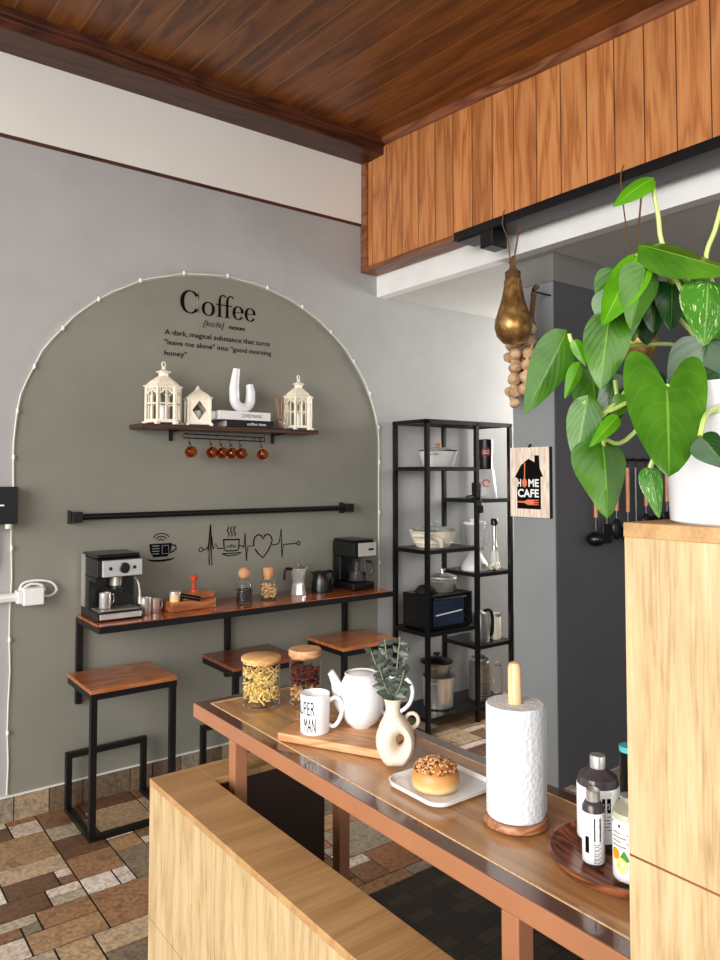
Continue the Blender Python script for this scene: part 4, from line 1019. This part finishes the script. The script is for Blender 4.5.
# mug
mx, my = .934, 1.408
t = thing('mug', 'white mug with tall black lettering on the cutting board', 'mug', (mx, my, BZ), 0)
b = MB(); b.lathe([(.031, 0), (.0335, .004), (.0335, .084), (.0325, .086), (.031, .084), (.031, .008), (.001, .007)], n=48); b.build('body', 'white_gloss', t)
ar = math.atan2(-.60, .80)   # to the right of the view
f2 = lambda r, z: (r*math.cos(ar), r*math.sin(ar), z)
b = MB(); b.tube([f2(.031, .068), f2(.046, .075), f2(.058, .066), f2(.061, .046), f2(.054, .024), f2(.043, .012), f2(.031, .014)], .0048, 10); b.build('handle', 'white_gloss', t)
b = MB(); f = wrap(.0336, CAMA(mx, my)-.40); put_text(b, 'SUPER', -.034, .044, .047, .030, f, .0004); put_text(b, 'MAN', -.013, .008, .028, .030, f, .0004); b.build('lettering', 'ink', t)
# teapot
t = thing('teapot', 'white round ceramic teapot with short spout, open top, on the cutting board', 'teapot', (1.040, 1.375, BZ))
b = MB(); b.lathe([(.024, 0), (.026, .003), (.038, .012), (.049, .032), (.0545, .055), (.0535, .075), (.049, .093), (.042, .107), (.0375, .115), (.039, .119), (.037, .121), (.034, .117), (.024, .121), (.010, .124), (.001, .1245)], n=48); b.build('body', 'white_gloss', t)
f3 = lambda r, z: (-r*math.cos(ar), -r*math.sin(ar), z)
b = MB(); b.tube([f3(.026, .042), f3(.043, .060), f3(.053, .080), f3(.059, .098), f3(.067, .116), f3(.072, .122)], .01, 18, rs=[.030, .023, .0155, .011, .009, .008]); b.build('spout', 'white_gloss', t)
b = MB(); b.tube([f2(.046, .100), f2(.08, .112), f2(.108, .102), f2(.118, .076), f2(.108, .046), f2(.08, .028), f2(.046, .030)], .0048, 10); b.build('handle', 'white_gloss', t)
# vase
vx, vy = .977, 1.178
t = thing('ring_vase', 'beige ceramic vase with an oval hole through its body', 'vase', (vx, vy, TZ+.0025), ar); t.scale = (1.1, 1.1, 1.2)
# local x = right in view, y = away from viewer; body = flattened pear ring around a hole
b = MB()
n = 48; m = 14; vs = []; fs = []
ho = (.009, .047)
for i in range(n):
    a = 2*PI*i/n; ca, sa = math.cos(a), math.sin(a)
    # outer silhouette radius about the hole centre
    ox = .036*ca*(1+.0*sa) if sa < 0.0 else .036*ca*(1-.30*sa*sa)
    oz = .047+(.047*sa if sa < 0 else .046*sa)
    ox -= .0
    if oz < .004: oz = .004-.0
    ix, iz = ho[0]+.0075*ca, ho[1]+.0105*sa
    cx_, cz_ = (ox+ix)/2, (oz+iz)/2; rx, rz = (ox-ix)/2, (oz-iz)/2
    for j in range(m):
        p = 2*PI*j/m; vs.append((cx_+rx*math.cos(p), .026*math.sin(p), max(cz_+rz*math.cos(p), 0)))
for i in range(n):
    for j in range(m): fs.append((i*m+j, ((i+1) % n)*m+j, ((i+1) % n)*m+(j+1) % m, i*m+(j+1) % m))
b.add(vs, fs, 0, True)
b.build('body', 'ceramic_beige', t)
b = MB(); b.lathe([(.026, .070), (.0185, .083), (.0135, .094), (.0135, .104), (.0175, .116), (.0160, .116), (.0115, .104), (.011, .092)], (-.004, 0, 0), 28); b.build('neck', 'ceramic_beige', t)
b = MB(); b.tube([(.032+.012*math.cos(a), .012, .075+.012*math.sin(a)) for a in [2*PI*i/14 for i in range(14)]], .0035, 8, closed=True); b.build('ear_handle', 'ceramic_beige', t)

# leaf surface
def leaf(b, base, tip, width, nrm, mi=0, fold=.25, droop=.15, heart=.25, nu=12, nv=8, wavy=.0):
    base, tip, nrm = Vector(base), Vector(tip), Vector(nrm)
    ax = tip-base; L = ax.length; ax.normalize(); side = ax.cross(nrm).normalized(); nn = side.cross(ax).normalized()
    o = len(b.v)
    for i in range(nu+1):
        u = (i/nu)**(1.5 if heart else 1)
        w = math.sin(PI*min(1, u**.62*1.0))**.8 if 0 < u < 1 else 0
        w = max(w, 0)
        if heart: w = (1-u)**.72*(1-(1-u)**7)*1.42 if u < 1 else 0
        for j in range(nv+1):
            v = -1+2*j/nv; hw = w*width/2*(1.0 if heart else 1)
            back = heart*1.9*L*(abs(v)**1.3)*(1-u)**3*(1-(1-u)**9)*(1.0-.35*abs(v)**3)
            edge = v*hw
            z = -fold*abs(edge)*1.0-droop*L*(u**2)+wavy*width*math.sin(u*9+v)*abs(v)
            p = base+ax*(u*L*(1-.1*droop)-back)+side*edge+nn*z
            b.v.append(tuple(p)); b.uv[len(b.v)-1] = (u, (v+1)/2)
    for i in range(nu):
        for j in range(nv):
            a = o+i*(nv+1)+j; b.f.append([a, a+1, a+nv+2, a+nv+1]); b.mi.append(mi); b.sm.append(True)
# eucalyptus sprigs in the vase
t = thing('eucalyptus_sprig', 'grey-green artificial eucalyptus sprigs standing in the beige vase', 'foliage', (vx, vy, TZ+.115), ar); t.scale = (1.3, 1.3, 1.2)
b = MB(); bl = MB(); rnd = random.Random(21)
tips = [(-.035, 0, .105), (-.012, .005, .12), (.012, .0, .125), (.024, .004, .105), (-.022, -.004, .08), (.018, -.006, .07)]
for tx, ty, tz in tips:
    pts = [(-.004, 0, -.02), (-.004+tx*.15, 0, .02), (-.004+tx*.6, ty, tz*.6), (-.004+tx, ty, tz)]; b.tube(pts, .0012, 5)
    for k in range(1, 7):
        f_ = k/6.5; p = Vector((-.004, 0, .01)).lerp(Vector((-.004+tx, ty, tz)), f_)
        for sgn in (-1, 1):
            d = Vector((sgn*rnd.uniform(.6, 1), rnd.uniform(-.5, .5), rnd.uniform(-.1, .9))).normalized(); l = rnd.uniform(.014, .024)*(1.25-f_*.5)
            leaf(bl, p, p+d*l, l*.55, (rnd.uniform(-.6, .6), -1, rnd.uniform(-.2, .6)), 0, .15, .1, 0, 5, 4)
for tx, ty, tz in tips[:4]: bl.add([(0, 0, 0)], [], 0)
b.build('stems', 'stem_grey', t); bl.build('leaves', 'eucalyptus', t)

# plate + bun
t = thing('serving_plate', 'white rounded square plate with raised rim under the bun', 'plate', (.985, 1.052, TZ+.0025), math.radians(0)); t.scale = (.85, .82, 1)
def rsq(w, d, r, z, n=6):
    out = []
    for cx_, cy_, a0 in ((w-r, d-r, 0), (-w+r, d-r, 90), (-w+r, -d+r, 180), (w-r, -d+r, 270)):
        for i in range(n+1): a = math.radians(a0+90*i/n); out.append((cx_+r*math.cos(a), cy_+r*math.sin(a), z))
    return out
b = MB(); rings = [rsq(.082, .082, .03, .0), rsq(.092, .092, .036, .005), rsq(.095, .095, .038, .013), rsq(.0925, .0925, .036, .0135), rsq(.088, .088, .034, .006), rsq(.03, .03, .015, .005)]
n = len(rings[0]); vs = [p for r in rings for p in r]; fs = [tuple(reversed(range(n)))]+[(j*n+i, j*n+(i+1) % n, (j+1)*n+(i+1) % n, (j+1)*n+i) for j in range(len(rings)-1) for i in range(n)]+[tuple(range((len(rings)-1)*n, len(rings)*n))]
b.add(vs, fs, 0, True); b.build('dish', 'white_gloss', t)
t = thing('topped_bun', 'round golden bun topped with chopped almonds on the white plate', 'bun', (.964, 1.044, TZ+.0080)); t.scale = (1.05, 1.05, 1.0)
b = MB(); b.lathe([(.001, 0), (.030, .0), (.040, .006), (.0435, .016), (.0425, .022), (.043, .028), (.038, .04), (.026, .05), (.012, .0545), (.001, .0555)], n=40); b.build('bread', 'bun', t)
b = MB(); rnd = random.Random(4)
for i in range(330):
    r = .0395*math.sqrt(rnd.random()); a = rnd.random()*6.28; z = .0562-.0165*(r/.0385)**2.4+.0005
    c = Vector((r*math.cos(a), r*math.sin(a), z)); d = Vector((rnd.uniform(-1, 1), rnd.uniform(-1, 1), rnd.uniform(-.3, .5))).normalized()*rnd.uniform(.0018, .0034)
    b.tube([c-d, c+d], .0013, 5, mi=0 if rnd.random() < .6 else 1)
b.build('almond_topping', ['almond', 'almond_brown'], t)

# paper towel
t = thing('paper_towel_holder', 'wooden paper towel holder with round base and upright peg', 'paper towel holder', (.990, .871, TZ+.0025))
b = MB(); b.lathe([(.050, 0), (.055, .004), (.055, .012), (.052, .016), (.001, .016)], n=48); b.build('base', 'base_wood', t)
b = MB(); b.lathe([(.0115, .016), (.0115, .262), (.009, .270), (.001, .273)], n=24); b.build('peg', 'beech', t)
t = thing('paper_towel_roll', 'white embossed paper towel roll standing on the wooden holder', 'paper towel', (.990, .871, TZ+.019))
b = MB(); b.lathe([(.019, 0), (.048, 0), (.0495, .003), (.0495, .1835), (.048, .186), (.02, .186), (.019, .185)], n=48)
b.v.append((0, 0, 0)); b.v.pop()
b.build('roll', 'paper', t)
b = MB(); b.lathe([(.0175, .004), (.0185, .004), (.0185, .182), (.0175, .182)], n=24); b.build('cardboard_core', 'cork', t)
b = MB(); a0 = -2.2
pts = [(.0498*math.cos(a0+i*.09), .0498*math.sin(a0+i*.09)) for i in range(16)]+[(.0535*math.cos(a0+1.5), .0535*math.sin(a0+1.5))]
b.add([(x, y, z) for x, y in pts for z in (.003, .183)], [(2*i, 2*i+2, 2*i+3, 2*i+1) for i in range(len(pts)-1)], 0, True); b.build('loose_sheet', 'paper', t)

# tray and bottles
t = thing('round_tray', 'round dark acacia wood tray holding the bottles', 'tray', (1.018, .680, TZ+.0025)); t.scale = (1.08, 1.08, 1.0)
b = MB(); b.lathe([(.085, 0), (.098, .004), (.106, .016), (.106, .019), (.101, .020), (.094, .010), (.085, .0065), (.001, .006)], n=64); b.build('dish', 'acacia', t)
TB = TZ+.0025+.0063
def bottle(name, label, cat, x, y, prof, body, cap, captop, lab=None, labmat='label_white', group=None):
    t = thing(name, label, cat, (x, y, TB), 0, group)
    b = MB(); b.lathe(prof, n=32); b.build('body', body, t)
    b = MB(); b.lathe(captop, n=24); 
    b.build('cap', cap, t)
    if lab:
        r, z0, z1 = lab; b = MB(); b.lathe([(r, z0), (r+.0004, z0+.0005), (r+.0004, z1-.0005), (r, z1)], n=32); b.v = b.v; b.build('label_wrap', labmat, t)
    return t
smoke = plain('smoky_plastic', (70, 62, 66), .15, .1, .1, 20)
x, y = 1.034, .737
t = bottle('syrup_bottle', 'large bottle with grey cap and white label at the back of the tray', 'bottle', x, y, [(.030, 0), (.0325, .004), (.0325, .096), (.030, .106), (.014, .117), (.0115, .12), (.0115, .126)], smoke, 'steel', [(.0125, .119), (.0125, .136), (.0115, .138), (.001, .138)], (.0327, .012, .094))
b = MB(); f = wrap(.0333, CAMA(x, y)); b.prism([(.006, .060), (.020, .060), (.020, .082), (.006, .082)], f, 0, .0004); b.stroke([(-.02, .088, .001), (.02, .088, .001)], f, .0006)
for k in range(5): b.stroke([(.006, .054-k*.005, .0012), (.02-.002*(k % 2), .054-k*.005, .0012)], f, .0004)
b.build('label_print', 'ink', t)
b = MB(); put_text(b, 'LYS', .0078, .066, .0105, .009, f, .0008); b.build('label_word', 'label_white', t)
b = MB(); b.prism([(-.024, .052), (-.017, .056), (-.014, .048), (-.018, .04), (-.024, .042)], f, .0004, .0008); b.build('label_fruit', 'red_badge', t)
x, y = .972, .702
t = bottle('small_bottle', 'small slim bottle with silver cap and black lettered label in front', 'bottle', x, y, [(.0145, 0), (.016, .003), (.016, .086), (.012, .094), (.0095, .096)], smoke, 'steel', [(.0105, .094), (.0105, .110), (.0095, .111), (.001, .111)], (.0162, .006, .080))
b = MB(); f = wrap(.0168, CAMA(x, y)+.12); b.prism([(-.001, .040), (.0095, .040), (.0095, .074), (-.001, .074)], f, 0, .0003); b.prism([(-.0145, .022), (-.0085, .022), (-.0085, .046), (-.0145, .046)], f, 0, .0003); b.build('label_blocks', 'ink', t)
b = MB(); fr_ = lambda u, v, o: f(.0075-(v), .044+u, o); put_text(b, 'Aura', 0, 0, .026, .006, fr_, .0006)
for k in range(7):
    b.stroke([(0, 0, .0004), (0.0001, 0, .0004)], f, 0)
b.build('label_word', 'label_white', t)
b = MB()
for k in range(14): b.stroke([(-.001, .037-k*.0022, .0009), (.0095-.002*(k % 3), .037-k*.0022, .0009)], f, .0003)
b.build('label_text', 'ink_soft', t)
x, y = .974, .641
t = bottle('lemon_bottle', 'clear bottle with white lemon-print label beside the oak unit', 'bottle', x, y, [(.021, 0), (.0235, .004), (.0235, .10), (.018, .112), (.012, .116)], 'glass_blue', 'steel', [(.0125, .115), (.0125, .122), (.001, .123)], (.0237, .008, .092))
b = MB(); b.lathe([(.0222, .006), (.0222, .10), (.001, .101)], n=28); b.build('liquid', plain('pale_liquid', (226, 222, 196), .1), t)
f = wrap(.0243, CAMA(x, y)-.42)
b = MB(); b.stroke([(-.02, .088, .004), (-.005, .084, .004), (.012, .084, .004)], f, .0003); b.build('label_band', plain('navy_band', (40, 38, 80), .5), t)
b = MB()
for k in range(4): b.stroke([(-.017, .074-.006*k, .0022), (-.006, .074-.006*k, .0018), (.008-.003*(k % 2), .074-.006*k, .0022)], f, .0004)
b.build('label_text', 'steel_dark', t)
b = MB(); b.prism([(-.002+.0095*math.cos(a), .030+.011*math.sin(a)) for a in [2*PI*i/20 for i in range(20)]], f, .0003, .0007); b.build('lemon_slice', 'yellow', t)
b = MB(); b.stroke([(-.002+.0075*math.cos(a), .030+.0088*math.sin(a), .0012) for a in [2*PI*i/20 for i in range(21)]], f, .0009)
for k in range(4): a = k*PI/4; b.stroke([(-.002-.0075*math.cos(a), .030-.0088*math.sin(a), .0008), (-.002+.0075*math.cos(a), .030+.0088*math.sin(a), .0008)], f, .0009)
b.build('slice_segments', 'label_white', t)
b = MB(); b.prism([(-.012+.007*math.cos(a), .044+.008*math.sin(a)) for a in [2*PI*i/16 for i in range(16)]], f, .0003, .0006); b.build('orange_fruit', 'orange', t)
b = MB(); b.prism([(-.004, .042), (.002, .052), (.006, .046), (.01, .038), (.004, .036)], f, .0003, .0006); b.build('printed_leaf', 'leaf_print', t)
x, y = 1.012, .668
bottle('teal_cap_bottle', 'tall clear bottle with teal cap half hidden by the oak unit', 'bottle', 1.022, .672, [(.0125, 0), (.014, .003), (.014, .165), (.0135, .168)], 'glass_blue', 'teal', [(.0145, .166), (.0145, .174), (.001, .175)])

# ================================================================== POTTED PHILODENDRON
t = thing('potted_philodendron', 'philodendron with glossy heart leaves in a white pot on the oak unit', 'potted plant', (.738, .358, 1.60))
b = MB(); b.lathe([(.060, 0), (.064, .003), (.066, .05), (.074, .12), (.078, .135), (.073, .135), (.069, .12), (.001, .12)], n=48); b.build('pot', 'white_gloss', t)
b = MB(); b.lathe([(.068, .1205), (.04, .126), (.001, .128)], n=24); b.build('soil', 'soil', t)
LV = [
 ((-0.1237, 0.0024, 0.1257), (-0.1565, -0.0191, 0.0483), 0.0709, (-0.658, -0.713, 0.241), 1, 0.12, 0.06, 1.00),
 ((-0.1117, 0.0363, 0.2664), (-0.0707, -0.0429, 0.2309), 0.0459, (-0.544, -0.589, 0.598), 1, 0.40, 0.05, 0.00),
 ((-0.0829, 0.0361, 0.3368), (-0.1294, 0.0473, 0.3118), 0.0211, (-0.341, -0.709, 0.617), 0, 0.30, 0.25, 0.00),
 ((-0.11, 0.0354, 0.2589), (-0.1557, 0.0484, 0.1886), 0.0392, (-0.924, -0.3, 0.239), 0, 0.35, 0.10, 0.00),
 ((-0.1084, 0.0606, 0.2328), (-0.1111, 0.0531, 0.1737), 0.0502, (-0.775, -0.569, 0.276), 1, 0.20, 0.10, 0.10),
 ((-0.1149, 0.0274, 0.2429), (-0.1306, 0.0297, 0.1831), 0.0407, (-0.341, -0.921, 0.188), 1, 0.25, 0.10, 0.20),
 ((-0.0757, 0.0236, 0.2302), (-0.0833, 0.019, 0.1852), 0.0324, (-0.509, -0.838, 0.195), 2, 0.20, 0.10, 0.30),
 ((-0.0794, 0.0391, 0.226), (-0.0876, 0.0348, 0.1852), 0.0329, (-0.509, -0.838, 0.195), 2, 0.20, 0.10, 0.20),
 ((-0.0773, -0.0126, 0.2254), (-0.0969, -0.0199, 0.165), 0.0453, (-0.665, -0.721, 0.195), 3, 0.20, 0.10, 0.20),
 ((-0.1305, 0.1043, 0.1929), (-0.1752, 0.1173, 0.1074), 0.0414, (-0.289, -0.905, 0.314), 1, 0.12, 0.10, 0.00),
 ((-0.1227, 0.0601, 0.2082), (-0.1457, 0.0563, 0.1292), 0.0435, (-0.81, -0.54, 0.23), 1, 0.30, 0.10, 0.00),
 ((-0.1277, 0.0914, 0.1594), (-0.1453, 0.094, 0.1229), 0.0157, (-0.252, -0.93, 0.268), 0, 0.30, 0.10, 0.00),
 ((-0.1288, 0.0973, 0.182), (-0.1229, 0.088, 0.1555), 0.0119, (-0.802, -0.486, 0.348), 0, 0.30, 0.10, 0.10),
 ((-0.1206, 0.0877, 0.1269), (-0.1375, 0.0914, 0.0587), 0.0333, (-0.841, -0.509, 0.183), 1, 0.25, 0.10, 0.00),
 ((-0.1171, 0.0748, 0.0821), (-0.1323, 0.0523, 0.0099), 0.0572, (-0.375, -0.884, 0.279), 1, 0.35, 0.15, 0.15),
 ((-0.1341, 0.0138, 0.0545), (-0.1337, 0.0032, 0.0105), 0.0230, (-0.416, -0.865, 0.282), 3, 0.25, 0.10, 0.15),
 ((-0.1378, -0.0348, 0.081), (-0.1271, -0.0541, 0.0541), 0.0283, (-0.695, -0.619, 0.365), 2, 0.25, 0.10, 0.10),
 ((-0.114, 0.0588, 0.1046), (-0.1433, 0.0698, 0.0755), 0.0152, (-0.374, -0.777, 0.507), 0, 0.25, 0.10, 0.10),
 ((-0.0581, 0.0005, 0.1757), (-0.0724, 0.0161, 0.0812), 0.0586, (-0.892, -0.443, 0.089), 2, 0.20, 0.10, 0.20),
 ((-0.1011, 0.0966, 0.1563), (-0.0928, 0.0941, 0.0814), 0.0446, (-0.425, -0.884, 0.192), 1, 0.20, 0.10, 0.20),
 ((-0.0824, 0.0827, 0.1523), (-0.0968, 0.0843, 0.087), 0.0403, (-0.733, -0.653, 0.192), 2, 0.20, 0.10, 0.20),
 ((-0.0686, 0.0552, 0.2408), (-0.0638, 0.0549, 0.1779), 0.0540, (-0.509, -0.838, 0.195), 2, 0.20, 0.10, 0.20),
 ((-0.0336, 0.0285, 0.2478), (-0.0307, 0.0291, 0.1929), 0.0460, (-0.509, -0.838, 0.195), 1, 0.20, 0.10, 0.20),
 ((-0.0721, 0.0821, 0.2583), (-0.0772, 0.089, 0.1967), 0.0452, (-0.509, -0.838, 0.195), 1, 0.20, 0.10, 0.20),
 ((-0.0905, 0.062, 0.186), (-0.0812, 0.0547, 0.191), 0.0158, (-0.509, -0.838, 0.195), 1, 0.20, 0.10, 0.20),
 ((-0.0982, 0.0322, 0.1455), (-0.1019, 0.0383, 0.0812), 0.0416, (-0.345, -0.934, 0.095), 2, 0.20, 0.10, 0.20),
 ((-0.0971, 0.0839, 0.099), (-0.1136, 0.0952, 0.1209), 0.0160, (-0.509, -0.838, 0.195), 0, 0.20, 0.10, 0.10),
 ((-0.0906, 0.0652, 0.1259), (-0.1011, 0.0742, 0.1022), 0.0197, (-0.509, -0.838, 0.195), 1, 0.20, 0.10, 0.10),
 ((-0.0116, -0.0116, 0.2182), (-0.0277, -0.0205, 0.1379), 0.0576, (-0.509, -0.838, 0.195), 1, 0.20, 0.10, 0.25),
 ((0.032, -0.0098, 0.2758), (0.0663, -0.0315, 0.1948), 0.0709, (-0.246, -0.905, 0.348), 1, 0.20, 0.10, 0.25),
 ((-0.0455, -0.008, 0.1568), (-0.0684, -0.0129, 0.0987), 0.0410, (-0.509, -0.838, 0.195), 2, 0.20, 0.10, 0.25),
]
ST = [
 [(0.0195, 0.0074, 0.1239), (-0.025, 0.0233, 0.2229), (-0.0727, 0.0319, 0.2668), (-0.0789, 0.0349, 0.3008), (-0.0844, 0.0374, 0.3329)],
 [(0.0134, -0.0005, 0.1229), (-0.0269, 0.0005, 0.2085), (-0.0599, -0.0019, 0.2494), (-0.0538, -0.008, 0.2797), (-0.0491, -0.0127, 0.3033)],
 [(0.0054, 0.0055, 0.1229), (-0.0629, 0.0036, 0.1852), (-0.0869, 0.0189, 0.2419), (-0.106, 0.0329, 0.2494)],
 [(0.0179, 0.0086, 0.1219), (-0.0228, 0.0142, 0.122), (-0.0689, 0.0113, 0.1228), (-0.1031, 0.0057, 0.1256), (-0.1219, 0.0034, 0.1278)],
 [(0.028, 0.0135, 0.1229), (-0.0127, 0.0415, 0.1762), (-0.0538, 0.0722, 0.1814), (-0.095, 0.0912, 0.1725), (-0.1237, 0.1, 0.1779), (-0.1288, 0.1033, 0.1889)],
 [(0.028, 0.0135, 0.1229), (-0.0215, 0.0372, 0.1442), (-0.0617, 0.068, 0.1341), (-0.1021, 0.0871, 0.1109), (-0.1236, 0.0903, 0.12)],
 [(0.0155, 0.0105, 0.1219), (-0.0388, 0.0383, 0.1329), (-0.0896, 0.0666, 0.0825), (-0.114, 0.0725, 0.0821), (-0.1162, 0.0744, 0.0762)],
 [(0.0155, 0.0105, 0.1219), (-0.0418, 0.0251, 0.191), (-0.074, 0.0479, 0.2205), (-0.1064, 0.0599, 0.2182), (-0.1256, 0.0626, 0.2024)],
 [(0.0054, 0.0056, 0.1209), (-0.0342, 0.0188, 0.2008), (-0.0761, 0.0354, 0.2493), (-0.1122, 0.0372, 0.2551)],
 [(-0.075, 0.065, 0.1429), (-0.0925, 0.073, 0.1224), (-0.1106, 0.0813, 0.1042), (-0.123, 0.091, 0.0973)],
 [(-0.0796, 0.0568, 0.1269), (-0.1013, 0.0739, 0.1121), (-0.1143, 0.0902, 0.1086)],
 [(-0.0909, 0.0771, 0.1429), (-0.0889, 0.0765, 0.1229), (-0.0944, 0.0753, 0.1046)],
 [(-0.0757, -0.0206, 0.1115), (-0.1245, -0.0333, 0.0993), (-0.1378, -0.0348, 0.081)],
 [(-0.062, -0.0181, 0.1078), (-0.109, -0.001, 0.0976), (-0.1301, 0.0102, 0.066), (-0.1341, 0.0138, 0.0545)],
]
bl = MB()
for B_, T_, W_, N_, mi, fo, dr, he in LV: leaf(bl, B_, T_, W_*1.02, N_, mi, fo, dr, he, 22, 12, .02)
o = bl.build('foliage', ['leaf_bright', 'leaf_mid', 'leaf_dark', 'leaf_varieg'], t)
b = MB()
def smooth_path(p, k=5):
    P = [Vector(q) for q in p]; out = []
    for i in range(len(P)-1):
        p0, p1, p2, p3 = P[max(i-1, 0)], P[i], P[i+1], P[min(i+2, len(P)-1)]
        for j in range(k):
            s_ = j/k; out.append(.5*((2*p1)+(p2-p0)*s_+(2*p0-5*p1+4*p2-p3)*s_**2+(3*p1-p0-3*p2+p3)*s_**3))
    out.append(P[-1]); return out
for s_ in ST: b.tube(smooth_path(s_), .0022, 7)
b.build('vine_stems', 'stem_green', t)
